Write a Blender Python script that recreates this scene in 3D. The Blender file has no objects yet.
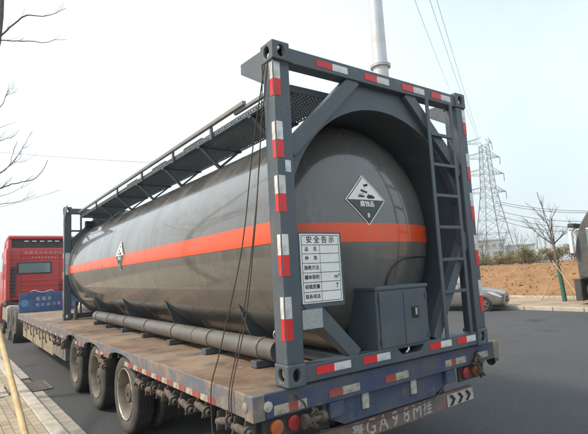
import bpy, math, random
import numpy as np
from mathutils import Vector, Matrix
random.seed(7); rng = np.random.default_rng(7)
R = math.radians; PI = math.pi
S = bpy.context.scene; COL = S.collection

# ---------------------------------------------------------------- camera
DECK = 0.99                      # deck height above the road
CAM = Vector((-1.871, -2.786, 0.811 + DECK)); YAW, PITCH, ROLL, FPX = 0.62116, 0.11795, -0.05232, 464.31
f_ = Vector((math.sin(YAW)*math.cos(PITCH), math.cos(YAW)*math.cos(PITCH), math.sin(PITCH)))
r0 = Vector((math.cos(YAW), -math.sin(YAW), 0)); u0 = r0.cross(f_)
c_, s_ = math.cos(ROLL), math.sin(ROLL)
r_ = c_*r0 + s_*u0; u_ = -s_*r0 + c_*u0
cd = bpy.data.cameras.new('camera'); cam = bpy.data.objects.new('camera', cd); COL.objects.link(cam)
cam.matrix_world = Matrix(((r_.x, u_.x, -f_.x, CAM.x), (r_.y, u_.y, -f_.y, CAM.y), (r_.z, u_.z, -f_.z, CAM.z), (0, 0, 0, 1)))
cd.sensor_width = 36; cd.lens = 36*FPX/588; cd.clip_end = 3000; cd.clip_start = 0.05
S.camera = cam
S.render.resolution_x = 1024; S.render.resolution_y = 756

# ---------------------------------------------------------------- sky, sun, exposure
SUN_EL, SUN_AZ = R(45), R(-66)          # azimuth measured from +y towards +x
w = bpy.data.worlds.new('World'); S.world = w; w.use_nodes = True
nt = w.node_tree; bg = nt.nodes['Background']
sky = nt.nodes.new('ShaderNodeTexSky'); sky.sky_type = 'NISHITA'; sky.sun_disc = False
sky.sun_elevation = SUN_EL; sky.sun_rotation = SUN_AZ; sky.air_density = 1.0; sky.dust_density = 4.0; sky.ozone_density = 1.0
veil = nt.nodes.new('ShaderNodeMix'); veil.data_type = 'RGBA'
# thin high haze and cloud: soft noise decides how much of the blue shows
tc = nt.nodes.new('ShaderNodeTexCoord'); nz = nt.nodes.new('ShaderNodeTexNoise'); nz.inputs['Scale'].default_value = 1.6; nz.inputs['Detail'].default_value = 5
mr = nt.nodes.new('ShaderNodeMapRange'); mr.inputs[1].default_value = .3; mr.inputs[2].default_value = .7; mr.inputs[3].default_value = .44; mr.inputs[4].default_value = .72
nt.links.new(tc.outputs['Generated'], nz.inputs['Vector']); nt.links.new(nz.outputs['Fac'], mr.inputs[0])
nt.links.new(mr.outputs[0], veil.inputs[0]); nt.links.new(sky.outputs[0], veil.inputs[6]); veil.inputs[7].default_value = (10.2, 11.8, 12.3, 1)
nt.links.new(veil.outputs[2], bg.inputs[0]); bg.inputs[1].default_value = 0.1
sl = bpy.data.lights.new('sun', 'SUN'); so = bpy.data.objects.new('sun', sl); COL.objects.link(so)
sl.energy = 2.8; sl.angle = R(7); sl.color = (1, .84, .66)
sd = Vector((math.sin(SUN_AZ)*math.cos(SUN_EL), math.cos(SUN_AZ)*math.cos(SUN_EL), math.sin(SUN_EL)))
so.rotation_euler = sd.to_track_quat('Z', 'Y').to_euler(); so.location = (-20, 10, 30)
S.view_settings.view_transform = 'Standard'; S.view_settings.look = 'None'; S.view_settings.exposure = 0.6; S.view_settings.gamma = 1
S.view_settings.use_curve_mapping = False

# ---------------------------------------------------------------- materials
MATS = {}
def mat(name, c, rough=.6, metal=0., c2=None, scale=3., lo=.42, hi=.62, bump=0., bscale=60., coat=0., rnd=0., stretch=(1, 1, 1), c3=None, s3=12., lo3=.55, hi3=.7, spec=.5, c4=None, s4=10., lo4=.6, hi4=.72, bdetail=4.):
    m = bpy.data.materials.new(name); m.use_nodes = True; MATS[name] = m
    n = m.node_tree.nodes; L = m.node_tree.links; p = n['Principled BSDF']
    p.inputs['Roughness'].default_value = rough; p.inputs['Metallic'].default_value = metal
    p.inputs['Specular IOR Level'].default_value = spec
    p.inputs['Coat Weight'].default_value = coat; p.inputs['Coat Roughness'].default_value = .06
    p.inputs['Base Color'].default_value = (*c, 1)
    co = n.new('ShaderNodeTexCoord'); mp = n.new('ShaderNodeMapping'); mp.inputs['Scale'].default_value = stretch
    L.new(co.outputs['Object'], mp.inputs['Vector'])
    def noise(s, d=6.):
        t = n.new('ShaderNodeTexNoise'); t.inputs['Scale'].default_value = s; t.inputs['Detail'].default_value = d; t.inputs['Roughness'].default_value = .62
        L.new(mp.outputs[0], t.inputs['Vector']); return t
    def blend(prev, col, s, a, b):
        t = noise(s); q = n.new('ShaderNodeMapRange'); q.inputs[1].default_value = a; q.inputs[2].default_value = b
        L.new(t.outputs['Fac'], q.inputs[0])
        x = n.new('ShaderNodeMix'); x.data_type = 'RGBA'; L.new(q.outputs[0], x.inputs[0])
        if prev is None: x.inputs[6].default_value = (*c, 1)
        else: L.new(prev, x.inputs[6])
        x.inputs[7].default_value = (*col, 1); return x.outputs[2], q.outputs[0]
    out = None
    if c2: out, fac = blend(None, c2, scale, lo, hi)
    if c3: out, fac3 = blend(out, c3, s3, lo3, hi3)
    if c4: out, fac4 = blend(out, c4, s4, lo4, hi4)
    if rnd:
        oi = n.new('ShaderNodeObjectInfo'); q = n.new('ShaderNodeMapRange'); q.inputs[3].default_value = 1-rnd; q.inputs[4].default_value = 1+rnd
        L.new(oi.outputs['Random'], q.inputs[0])
        h = n.new('ShaderNodeHueSaturation'); L.new(q.outputs[0], h.inputs['Value'])
        if out is None: h.inputs['Color'].default_value = (*c, 1)
        else: L.new(out, h.inputs['Color'])
        out = h.outputs[0]
    if out is not None: L.new(out, p.inputs['Base Color'])
    if c2 and rough < .7:      # dirt is rougher than paint
        q = n.new('ShaderNodeMapRange'); q.inputs[3].default_value = rough; q.inputs[4].default_value = min(1, rough+.3)
        L.new(fac, q.inputs[0]); L.new(q.outputs[0], p.inputs['Roughness'])
    if bump:
        t = noise(bscale, bdetail); b = n.new('ShaderNodeBump'); b.inputs['Strength'].default_value = bump; b.inputs['Distance'].default_value = .02
        L.new(t.outputs['Fac'], b.inputs['Height']); L.new(b.outputs[0], p.inputs['Normal'])
    return m
mat('frame', (.066, .086, .106), .42, c2=(.105, .115, .12), scale=2.2, lo=.45, hi=.75, bump=.14, bscale=18, c3=(.17, .145, .115), s3=7, lo3=.60, hi3=.78, c4=(.16, .085, .045), s4=22, lo4=.665, hi4=.73)
mat('railgrey', (.17, .18, .19), .45, c2=(.24, .24, .23), scale=3)
mat('tank', (.095, .094, .09), .17, c2=(.122, .116, .106), scale=2.2, lo=.42, hi=.66, bump=.22, bscale=2.2, bdetail=.5, coat=.8, stretch=(1, 1, .3), c3=(.185, .168, .145), s3=7, lo3=.58, hi3=.8, c4=(.075, .075, .072), s4=5, lo4=.6, hi4=.78)
mat('orange', (.78, .075, .010), .32, c3=(.42, .13, .06), s3=9, lo3=.60, hi3=.82, c2=(.66, .10, .03), scale=3, lo=.5, hi=.75, stretch=(1, 1, .3), bump=.04, bscale=2, coat=.3)
mat('white', (.78, .78, .76), .5, c2=(.62, .60, .56), scale=6, lo=.5, hi=.8)
mat('black', (.015, .015, .016), .5)
mat('ink', (.02, .02, .025), .6)
mat('placard_dark', (.05, .06, .055), .45)
mat('red_tape', (.66, .022, .025), .35, c2=(.42, .05, .045), scale=10, lo=.5, hi=.72, rnd=.12)
mat('white_tape', (.64, .65, .64), .35, c2=(.38, .36, .33), scale=10, lo=.48, hi=.72, rnd=.12)
mat('old_red', (.34, .05, .04), .65, c2=(.22, .11, .08), scale=14, lo=.45, hi=.6)
mat('old_white', (.40, .37, .31), .65, c2=(.24, .2, .155), scale=14, lo=.45, hi=.62)
mat('plate', (.48, .50, .50), .35, .5, c2=(.22, .23, .23), scale=260, lo=.48, hi=.60)
mat('pipe', (.095, .095, .09), .4, c2=(.135, .125, .11), scale=3, bump=.05, bscale=12, coat=.15)
mat('clamp', (.20, .17, .13), .6, .2, c2=(.1, .09, .08), scale=30)
mat('rope', (.07, .055, .045), .9, bump=.5, bscale=400)
mat('deck', (.15, .095, .060), .75, c2=(.265, .20, .145), scale=.9, lo=.40, hi=.60, bump=.35, bscale=30, c3=(.085, .078, .078), s3=2.2, lo3=.52, hi3=.68, c4=(.33, .22, .13), s4=11)
mat('side', (.115, .128, .165), .7, c2=(.18, .15, .12), scale=2.0, lo=.44, hi=.64, bump=.3, bscale=40, c3=(.25, .20, .155), s3=8, lo3=.5, hi3=.7)
mat('blue', (.04, .06, .12), .6, c2=(.095, .098, .11), scale=4, lo=.42, hi=.66, bump=.15, bscale=40, c3=(.17, .12, .085), s3=10, lo3=.58, hi3=.75)
mat('headblue', (.025, .07, .20), .45, c2=(.06, .12, .25), scale=4)
mat('under', (.03, .03, .032), .85, c2=(.07, .06, .05), scale=5, bump=.2, bscale=50)
mat('rusty', (.065, .055, .048), .75, c2=(.13, .10, .08), scale=20, bump=.4, bscale=80)
mat('tyre', (.022, .022, .022), .85, c2=(.05, .047, .042), scale=6, bump=.2, bscale=60)
mat('tyreside', (.095, .085, .073), .9, c2=(.045, .042, .04), scale=8, lo=.4, hi=.7, bump=.2, bscale=60)
mat('rim', (.14, .122, .10), .7, .1, c2=(.22, .19, .155), scale=7, bump=.15, bscale=40)
mat('rimlip', (.55, .53, .48), .35, .6, c2=(.3, .26, .2), scale=12)
mat('beige', (.30, .25, .175), .7, c2=(.2, .165, .12), scale=4, bump=.15, bscale=40)
mat('bumper', (.19, .10, .085), .7, c2=(.22, .17, .15), scale=6, lo=.42, hi=.6, bump=.2, bscale=60, c3=(.12, .11, .1), s3=3, lo3=.5, hi3=.7)
mat('printpink', (.55, .30, .28), .6)
mat('fadedwhite', (.46, .44, .41), .7, c2=(.28, .22, .19), scale=16, lo=.5, hi=.64)
mat('amber', (.50, .12, .02), .3, c2=(.3, .1, .04), scale=20, coat=.4)
mat('redlens', (.36, .015, .02), .3, c2=(.2, .03, .03), scale=20, coat=.4)
mat('truckred', (.50, .028, .028), .38, c2=(.40, .05, .045), scale=3, coat=.35, bump=.02)
mat('glass', (.16, .22, .22), .08, coat=.6)
mat('darkplastic', (.035, .036, .04), .6, c2=(.07, .065, .06), scale=6)
mat('silver', (.17, .16, .155), .36, .3, coat=.6)
mat('alloy', (.55, .55, .56), .3, .8)
mat('headlight', (.75, .78, .8), .08, .2, coat=1)
mat('olive', (.06, .063, .066), .5, c2=(.10, .095, .085), scale=5)
mat('asphalt', (.052, .056, .065), .85, c2=(.074, .077, .085), scale=.35, lo=.35, hi=.65, bump=1., bscale=90, c3=(.16, .16, .16), s3=48, lo3=.52, hi3=.70, c4=(.032, .032, .034), s4=.7, lo4=.58, hi4=.72)
mat('ground', (.16, .13, .095), .95, c2=(.10, .10, .06), scale=.2)
mat('concrete', (.36, .345, .31), .85, c2=(.27, .25, .22), scale=5, bump=.25, bscale=90, rnd=.1)
mat('kerb', (.46, .43, .375), .85, c2=(.36, .33, .28), scale=6, bump=.25, bscale=90, rnd=.07)
mat('paver', (.36, .31, .235), .88, c2=(.29, .245, .18), scale=14, bump=.3, bscale=140, rnd=.16)
mat('sand', (.16, .135, .10), .95, bump=.3, bscale=200)
mat('iron', (.12, .11, .10), .7, .2, c2=(.2, .17, .14), scale=20, bump=.2, bscale=100)
mat('soil', (.28, .152, .066), .95, c2=(.19, .105, .046), scale=1.4, lo=.38, hi=.62, bump=.9, bscale=9, c3=(.33, .21, .095), s3=5, lo3=.55, hi3=.75)
mat('bark', (.14, .115, .095), .9, c2=(.08, .068, .06), scale=30, bump=.5, bscale=120, stretch=(1, 1, .25))
mat('twig', (.11, .092, .078), .9)
mat('wood', (.52, .40, .22), .7, c2=(.42, .30, .15), scale=8, stretch=(1, 1, .1), bump=.1)
mat('wrap', (.025, .10, .08), .8, c2=(.05, .14, .11), scale=10, bump=.3, bscale=60)
mat('leaf', (.12, .125, .035), .7, c2=(.17, .14, .05), scale=2.5, rnd=.25)
mat('dryleaf', (.20, .15, .085), .8, c2=(.15, .13, .06), scale=2.5, rnd=.25)
mat('galv', (.52, .55, .59), .4, .25, c2=(.47, .50, .53), scale=.5)
mat('pylonsteel', (.20, .225, .235), .6, .2)
mat('wire', (.10, .10, .11), .6)
mat('farwall', (.36, .37, .37), .9, c2=(.30, .31, .31), scale=.2)
mat('farglass', (.12, .15, .17), .2)
mat('tarp', (.55, .50, .42), .8, c2=(.4, .35, .28), scale=7, bump=.5, bscale=14)

# ---------------------------------------------------------------- mesh helper
def V(a): return np.array(a, float)
class MB:
    def __init__(s): s.v = []; s.f = []
    def add(s, vs, fs):
        o = len(s.v); s.v += [tuple(map(float, x)) for x in vs]; s.f += [tuple(i+o for i in t) for t in fs]; return s
    def box(s, a, b):                       # two corners
        x0, y0, z0 = [min(p, q) for p, q in zip(a, b)]; x1, y1, z1 = [max(p, q) for p, q in zip(a, b)]
        return s.add([(x0,y0,z0),(x1,y0,z0),(x1,y1,z0),(x0,y1,z0),(x0,y0,z1),(x1,y0,z1),(x1,y1,z1),(x0,y1,z1)],
                     [(0,3,2,1),(4,5,6,7),(0,1,5,4),(1,2,6,5),(2,3,7,6),(3,0,4,7)])
    def bar(s, p, q, w, h, up=(0, 0, 1)):   # rectangular bar from p to q
        p, q = V(p), V(q); d = q-p; d /= np.linalg.norm(d); up = V(up)
        a = np.cross(d, up)
        if np.linalg.norm(a) < 1e-4: a = np.cross(d, V((1, 0, 0)))
        a /= np.linalg.norm(a); b = np.cross(a, d); a = a*w/2; b = b*h/2
        vs = [p-a-b, p+a-b, p+a+b, p-a+b, q-a-b, q+a-b, q+a+b, q-a+b]
        return s.add(vs, [(0,1,2,3),(7,6,5,4),(4,5,1,0),(5,6,2,1),(6,7,3,2),(7,4,0,3)])
    def tube(s, pts, r, n=8, cap=True):     # swept tube; r a number or one per point
        pts = [V(p) for p in pts]; m = len(pts); rs = [r]*m if np.isscalar(r) else list(r)
        prev = None; o = len(s.v); vs = []
        for i, p in enumerate(pts):
            d = pts[min(i+1, m-1)]-pts[max(i-1, 0)]; d = d/(np.linalg.norm(d)+1e-12)
            if prev is None:
                a = np.cross(d, V((0, 0, 1)));
                if np.linalg.norm(a) < .1: a = np.cross(d, V((1, 0, 0)))
            else: a = prev-d*np.dot(prev, d)
            a = a/np.linalg.norm(a); prev = a; b = np.cross(d, a)
            for k in range(n):
                t = 2*PI*k/n; vs.append(p+rs[i]*(a*math.cos(t)+b*math.sin(t)))
        fs = []
        for i in range(m-1):
            for k in range(n):
                fs.append((i*n+k, i*n+(k+1) % n, (i+1)*n+(k+1) % n, (i+1)*n+k))
        if cap: fs.append(tuple(range(n))[::-1]); fs.append(tuple((m-1)*n+k for k in range(n)))
        return s.add(vs, fs)
    def lathe(s, prof, c, ax=(0, 1, 0), n=48, closed=False, a0=0., a1=2*PI):  # prof: (distance along axis, radius)
        c = V(c); ax = V(ax); ax /= np.linalg.norm(ax); a = np.cross(ax, V((0, 0, 1)))
        if np.linalg.norm(a) < .1: a = np.cross(ax, V((1, 0, 0)))
        a /= np.linalg.norm(a); b = np.cross(ax, a); full = abs(a1-a0-2*PI) < 1e-6
        nn = n if full else n+1; vs = []
        for (t, r) in prof:
            for k in range(nn):
                th = a0+(a1-a0)*k/n; vs.append(c+ax*t+r*(a*math.cos(th)+b*math.sin(th)))
        m = len(prof); fs = []
        for i in range(m if closed else m-1):
            j = (i+1) % m
            for k in range(n):
                k2 = (k+1) % nn; fs.append((i*nn+k, i*nn+k2, j*nn+k2, j*nn+k))
        return s.add(vs, fs)
    def prism(s, poly, to3, d0, d1):        # 2-D polygon to a solid; to3(u, v, depth)
        n = len(poly); vs = [to3(u, v, d0) for u, v in poly]+[to3(u, v, d1) for u, v in poly]
        return s.add(vs, [tuple(range(n)), tuple(range(2*n-1, n-1, -1))]+[(i, n+i, n+(i+1) % n, (i+1) % n) for i in range(n)])
    def build(s, name, m, parent=None, smooth=False, bevel=0., kind=None, label=None, flip=False, recalc=True):
        me = bpy.data.meshes.new(name); off = V((0, 0, 0)); q = parent
        while q is not None: off = off+V(q.location); q = q.parent
        va = np.array(s.v)-off
        ctr = (va.min(0)+va.max(0))/2 if parent is not None else V((0, 0, 0))
        me.from_pydata((va-ctr).tolist(), [], s.f)
        if recalc:
            import bmesh
            bm = bmesh.new(); bm.from_mesh(me); bmesh.ops.recalc_face_normals(bm, faces=bm.faces); bm.to_mesh(me); bm.free()
        me.materials.append(MATS[m] if isinstance(m, str) else m)
        if smooth is True: me.shade_smooth()
        o = bpy.data.objects.new(name, me); COL.objects.link(o)
        o.parent = parent; o.location = ctr
        if smooth is not True and smooth:
            me.shade_smooth(); me.set_sharp_from_angle(angle=R(smooth))
        if bevel:
            b = o.modifiers.new('bevel', 'BEVEL'); b.width = bevel; b.segments = 2; b.limit_method = 'ANGLE'; b.angle_limit = R(40)
        if kind: o['kind'] = kind
        if label: o['label'] = label
        return o
def thing(name, label, cat, loc=(0, 0, 0), group=None):
    o = bpy.data.objects.new(name, None); COL.objects.link(o); o.location = loc; o.empty_display_size = .2
    return tag(o, label, cat, group)
def tag(o, label, cat, group=None):
    o['label'] = label; o['category'] = cat
    if group: o['group'] = group
    return o
def struct(o, label=None):
    o['kind'] = 'structure'
    if label: o['label'] = label
    return o
def copy_tree(o, parent=None):
    c = o.copy(); COL.objects.link(c); c.parent = parent
    for ch in list(o.children): copy_tree(ch, c)
    return c
def copy_part(o, delta, parent=None):
    c = copy_tree(o, parent or o.parent); c.location = Vector(o.location)+Vector(delta); return c
def bridged_plate(mb, c, u, v, nrm, hu, hv, ou, ov, depth, n=24):
    """flat face with an oval hole and the hole's inner wall"""
    c, u, v, nrm = V(c), V(u), V(v), V(nrm); A = []; B = []
    for k in range(n):
        t = 2*PI*k/n; ct, st = math.cos(t), math.sin(t)
        q = 1/max(abs(ct), abs(st)); A.append(c+u*hu*ct*q+v*hv*st*q); B.append(c+u*ou*ct+v*ov*st)
    Cc = [b-nrm*depth for b in B]
    mb.add(A+B+Cc, [(k, (k+1) % n, n+(k+1) % n, n+k) for k in range(n)]+[(n+k, n+(k+1) % n, 2*n+(k+1) % n, 2*n+k) for k in range(n)])
_tc = {}
def text2d(txt, size=1., align='CENTER'):
    """letters as flat 2-D geometry: verts (u,v) and faces"""
    key = (txt, align)
    if key not in _tc:
        cu = bpy.data.curves.new('lettering', 'FONT'); cu.body = txt; cu.align_x = align; cu.align_y = 'CENTER'; cu.resolution_u = 2; cu.fill_mode = 'FRONT'
        ob = bpy.data.objects.new('lettering', cu); COL.objects.link(ob)
        dg = bpy.context.evaluated_depsgraph_get(); me = bpy.data.meshes.new_from_object(ob.evaluated_get(dg))
        _tc[key] = ([(v.co.x, v.co.y) for v in me.vertices], [tuple(p.vertices) for p in me.polygons])
        bpy.data.objects.remove(ob); bpy.data.curves.remove(cu); bpy.data.meshes.remove(me)
    vs, fs = _tc[key]
    return [(a*size, b*size) for a, b in vs], fs
def put_text(mb, txt, size, to3, u=0, v=0, align='CENTER', bold=.0):
    vs, fs = text2d(txt, size, align)
    offs = [(0, 0)] if not bold else [(0, 0), (bold, 0), (0, bold), (bold, bold)]
    for i, (du, dv) in enumerate(offs):
        mb.add([to3(a+u+du, b+v+dv, i*.0002) for a, b in vs], fs)
def pseudo_glyph(mb, u, v, s, to3, seed):
    """a worn, unreadable stroke cluster of one character's size"""
    r = random.Random(seed); t = s*.13
    def rect(a, b, c, d): mb.add([to3(a, b, 0), to3(c, b, 0), to3(c, d, 0), to3(a, d, 0)], [(0, 1, 2, 3)])
    for k in range(r.choice((2, 3))):
        h = v+s*(.12+.32*k); rect(u+s*r.uniform(0, .15), h, u+s*r.uniform(.75, .95), h+t)
    for k in range(2):
        x = u+s*(.18+.45*k+r.uniform(-.08, .08)); rect(x, v+s*r.uniform(0, .2), x+t, v+s*r.uniform(.7, .95))
def pix(px, py):
    return (r_*((px-294)/FPX)+u_*(-(py-217)/FPX)+f_)
def at(px, py, axis, val):
    d = pix(px, py); t = (val-CAM[axis])/d[axis]; return CAM+d*t

# ================================================================ the setting
RANG = R(1.8)                                   # the road runs 1.8 degrees off the container's axis
ORG = Vector((-0.50, 0, 0)); RU = Vector((math.cos(RANG), math.sin(RANG), 0)); RV = Vector((-math.sin(RANG), math.cos(RANG), 0))
def rd(u, v, z=0): return tuple(ORG+RU*u+RV*v+Vector((0, 0, z)))
def rquad(mb, u0, u1, v0, v1, z0, z1):
    b = [rd(u0, v0, z0), rd(u1, v0, z0), rd(u1, v1, z0), rd(u0, v1, z0), rd(u0, v0, z1), rd(u1, v0, z1), rd(u1, v1, z1), rd(u0, v1, z1)]
    mb.add(b, [(0,3,2,1),(4,5,6,7),(0,1,5,4),(1,2,6,5),(2,3,7,6),(3,0,4,7)])
KU = 15.55                                      # far kerb
m = MB(); m.add([(-900, -900, -.06), (900, -900, -.06), (900, 900, -.06), (-900, 900, -.06)], [(0, 1, 2, 3)]); struct(m.build('ground', 'ground'))
m = MB(); m.add([rd(0, -60), rd(KU, -60), rd(KU, 400), rd(0, 400)], [(0, 1, 2, 3)]); struct(m.build('road', 'asphalt'))
# gutter slabs and kerb stones, near side
gut = struct(MB().add([rd(-.24, -60, -.02), rd(0, -60, -.02), rd(0, 200, -.02), rd(-.24, 200, -.02)], [(0, 1, 2, 3)]).build('gutter', 'sand'))
slab = None; v = -4.0; DR = (6.9, 7.55)         # a drain grate interrupts the gutter
def piece(name, u0, u1, v0, ln, z0, z1, m_, parent, bev, proto):
    c = ORG+RU*((u0+u1)/2)+RV*(v0+ln/2)
    if proto is None:
        a = MB(); a.box((-(u1-u0)/2, -ln/2, z0), ((u1-u0)/2, ln/2, z1)); proto = a.build(name, m_, None, bevel=bev); proto.parent = parent; o = proto
    else:
        o = proto.copy(); COL.objects.link(o)
    o.location = (c.x-parent.location.x, c.y-parent.location.y, random.uniform(-.002, .002)); o.rotation_euler.z = RANG+random.uniform(-.004, .004)
    return o, proto
while v < 30:
    if not (DR[0]-.5 < v < DR[1]): o, slab = piece('gutter_slab', -.238, -.004, v, .495, -.03, .012, 'concrete', gut, .006, slab)
    v += .5
kb = struct(MB().add([rd(-.41, -60, .05), rd(-.25, -60, .05), rd(-.25, 200, .05), rd(-.41, 200, .05)], [(0, 1, 2, 3)]).build('kerb', 'sand'))
ks = None
for i in range(36): o, ks = piece('kerb_stone', -.41, -.244, -4+i*1.0, .992, -.03, .128, 'kerb', kb, .016, ks)
m = MB(); m.add([rd(-6, -60, .095), rd(-.41, -60, .095), rd(-.41, 200, .095), rd(-6, 200, .095)], [(0, 1, 2, 3)]); sw = struct(m.build('pavement', 'sand'))
# paving bricks in running bond; the nearest ones singly
rows = []
for i in range(42):
    for j in range(30, 140):
        u = -.415-.05-i*.1; vv = -4+.2*j+(.1 if i % 2 else 0)
        p = V(rd(u, vv, .12))
        d = p-V(CAM); z = d.dot(V(f_)); x = 294+FPX*d.dot(V(r_))/z; y = 217-FPX*d.dot(V(u_))/z
        inf = z > 0 and -8 < x < 600 and y < 446
        pit = -1.40 < u < -.50 and 5.95 < vv < 6.85
        if not pit: rows.append((0 if inf else 1, d.dot(d), u, vv))
rows.sort(); bk = None; st = MB()
for k, (a, b, u, vv) in enumerate(rows):
    if k < 290:
        o, bk = piece('paving_brick', u-.0475, u+.0475, vv-.0975, .195, .08, .121, 'paver', sw, .004, bk)
    elif b < 500: rquad(st, u-.0475, u+.0475, vv-.0975, vv+.0975, .08, .121+random.uniform(-.002, .002))
o = st.build('paving_bricks', 'paver', sw, kind='stuff')
pit = MB()
pk = thing('tree_pit_edging', 'pale concrete frame set in the brick pavement around a tree', 'tree pit', rd(-.95, 6.4, .1))
for (u0, u1, v0, v1) in ((-1.35, -.55, 5.97, 6.07), (-1.35, -.55, 6.73, 6.83), (-1.35, -1.25, 6.07, 6.73), (-.65, -.55, 6.07, 6.73)):
    a = MB(); rquad(a, u0+.002, u1-.002, v0+.002, v1-.002, .06, .133); a.build('edging_stone', 'kerb', pk, bevel=.006)
a = MB(); rquad(a, -1.25, -.65, 6.07, 6.73, .06, .105); a.build('soil_bed', 'soil', pk)
# drain grate
dg_ = thing('drain_grate', 'rusty iron drain grate set in the gutter beside the kerb', 'drain grate', rd(.0, 7.2, 0))
a = MB(); gu0, gu1, gv0, gv1 = -.235, .17, DR[0]-.35, DR[1]-.1
a.add([rd(gu0, gv0, -.015), rd(gu1, gv0, -.015), rd(gu1, gv1, -.015), rd(gu0, gv1, -.015)], [(0, 1, 2, 3)])
m = MB(); m.add([rd(gu0, gv0, .006), rd(gu1, gv0, .006), rd(gu1, gv1, .006), rd(gu0, gv1, .006)], [(0, 1, 2, 3)]); m.build('sump', 'black', dg_)
m = MB()
for (x0, x1, y0, y1) in ((gu0, gu1, gv0, gv0+.03), (gu0, gu1, gv1-.03, gv1), (gu0, gu0+.03, gv0+.03, gv1-.03), (gu1-.03, gu1, gv0+.03, gv1-.03)): rquad(m, x0, x1, y0, y1, .007, .02)
m.build('grate_frame', 'iron', dg_, bevel=.003)
for k in range(10):
    x = gu0+.03+(gu1-gu0-.06)*(k+.5)/10; m = MB(); rquad(m, x-.008, x+.008, gv0+.032, gv1-.032, .007, .017); m.build('grate_bar', 'iron', dg_)
for k in range(3):
    y = gv0+(gv1-gv0)*(k+1)/4; m = MB(); rquad(m, gu0+.032, gu1-.032, y-.014, y+.014, .008, .019); m.build('cross_bar', 'iron', dg_)
# far kerb, far pavement, dirt bank
kb2 = struct(MB().add([rd(KU, -60, .05), rd(KU+.16, -60, .05), rd(KU+.16, 200, .05), rd(KU, 200, .05)], [(0, 1, 2, 3)]).build('far_kerb', 'sand'))
ks2 = None
for i in range(40): o, ks2 = piece('kerb_stone', KU+.004, KU+.17, -16+i*1.0, .985, -.03, .13, 'kerb', kb2, .016, ks2)
m = MB(); m.add([rd(KU+.17, -60, .105), rd(KU+4.2, -60, .105), rd(KU+4.2, 200, .105), rd(KU+.17, 200, .105)], [(0, 1, 2, 3)])
mat('dusty', (.34, .27, .19), .95, c2=(.25, .19, .13), scale=.8, bump=.3, bscale=20)
struct(m.build('far_pavement', 'dusty'))
ed = struct(MB().add([rd(KU+4.2, -60, .10), rd(KU+4.32, -60, .10), rd(KU+4.32, 200, .10), rd(KU+4.2, 200, .10)], [(0, 1, 2, 3)]).build('far_edging', 'sand'))
es = None
for i in range(40): o, es = piece('edging_stone', KU+4.205, KU+4.33, -16+i*1.0, .985, .05, .19, 'kerb', ed, .01, es)
def hills(U, Vv):
    s = 0
    for k, (fu, fv, a, ph) in enumerate(((.35, .22, .16, 0), (.8, .6, .09, 1.7), (1.9, 1.5, .05, 4.), (3.3, 3.9, .035, 2.2), (7.1, 6.3, .025, .4))):
        s += a*math.sin(fu*U*2+ph+1.3*math.sin(fv*Vv))*math.cos(fv*Vv*2+ph*2)
    return s
def mound_z(u, vv):
    t = max(0, min(1, (u-KU-4.6)/6.5)); base = 1.62*(t*t*(3-2*t))*(1+.10*math.sin(vv*.12+2.1)-.012*(vv-8))
    return base+hills(u, vv)*min(1, t*2+.15)*.8
m = MB(); nu, nv = 70, 260; vs = []
for i in range(nu+1):
    for j in range(nv+1):
        u = KU+4.3+(i/nu)**1.5*45; vv = -26+j*.36
        jt = rng.normal(0, .035)+(.08 if rng.random() < .06 else 0)
        vs.append(rd(u+rng.normal(0, .04), vv+rng.normal(0, .04), mound_z(u, vv)+jt if i else -.1))
m.add(vs, [(i*(nv+1)+j, (i+1)*(nv+1)+j, (i+1)*(nv+1)+j+1, i*(nv+1)+j+1) for i in range(nu) for j in range(nv)])
bank = struct(m.build('dirt_bank', 'soil', smooth=True))
cl = MB(); wd_ = MB()                                # loose clods and dry weeds on the bank
for k in range(2600):
    u = KU+4.5+rng.random()**1.3*9; vv = rng.uniform(-4, 26); p = V(rd(u, vv, mound_z(u, vv))); s = rng.uniform(.02, .075)*(1.6 if rng.random() < .08 else 1)
    q = rng.normal(0, .25, (6, 3))*s; base = V([(1,0,0),(-1,0,0),(0,1,0),(0,-1,0),(0,0,.8),(0,0,-.6)])*s
    cl.add(list(p+base+q), [(0,2,4),(2,1,4),(1,3,4),(3,0,4),(2,0,5),(1,2,5),(3,1,5),(0,3,5)])
    if k < 420:
        for j in range(7):
            a = rng.uniform(0, 2*PI); h = rng.uniform(.05, .16); e = p+V((math.cos(a)*h*.5, math.sin(a)*h*.5, h)); d = V((-math.sin(a), math.cos(a), 0))*.008
            wd_.add([p-d, p+d, e], [(0, 1, 2)])
cl.build('clods', 'soil', bank, kind='stuff', recalc=False); wd_.build('dry_weeds', 'dryleaf', bank, kind='stuff', recalc=False)

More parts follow.
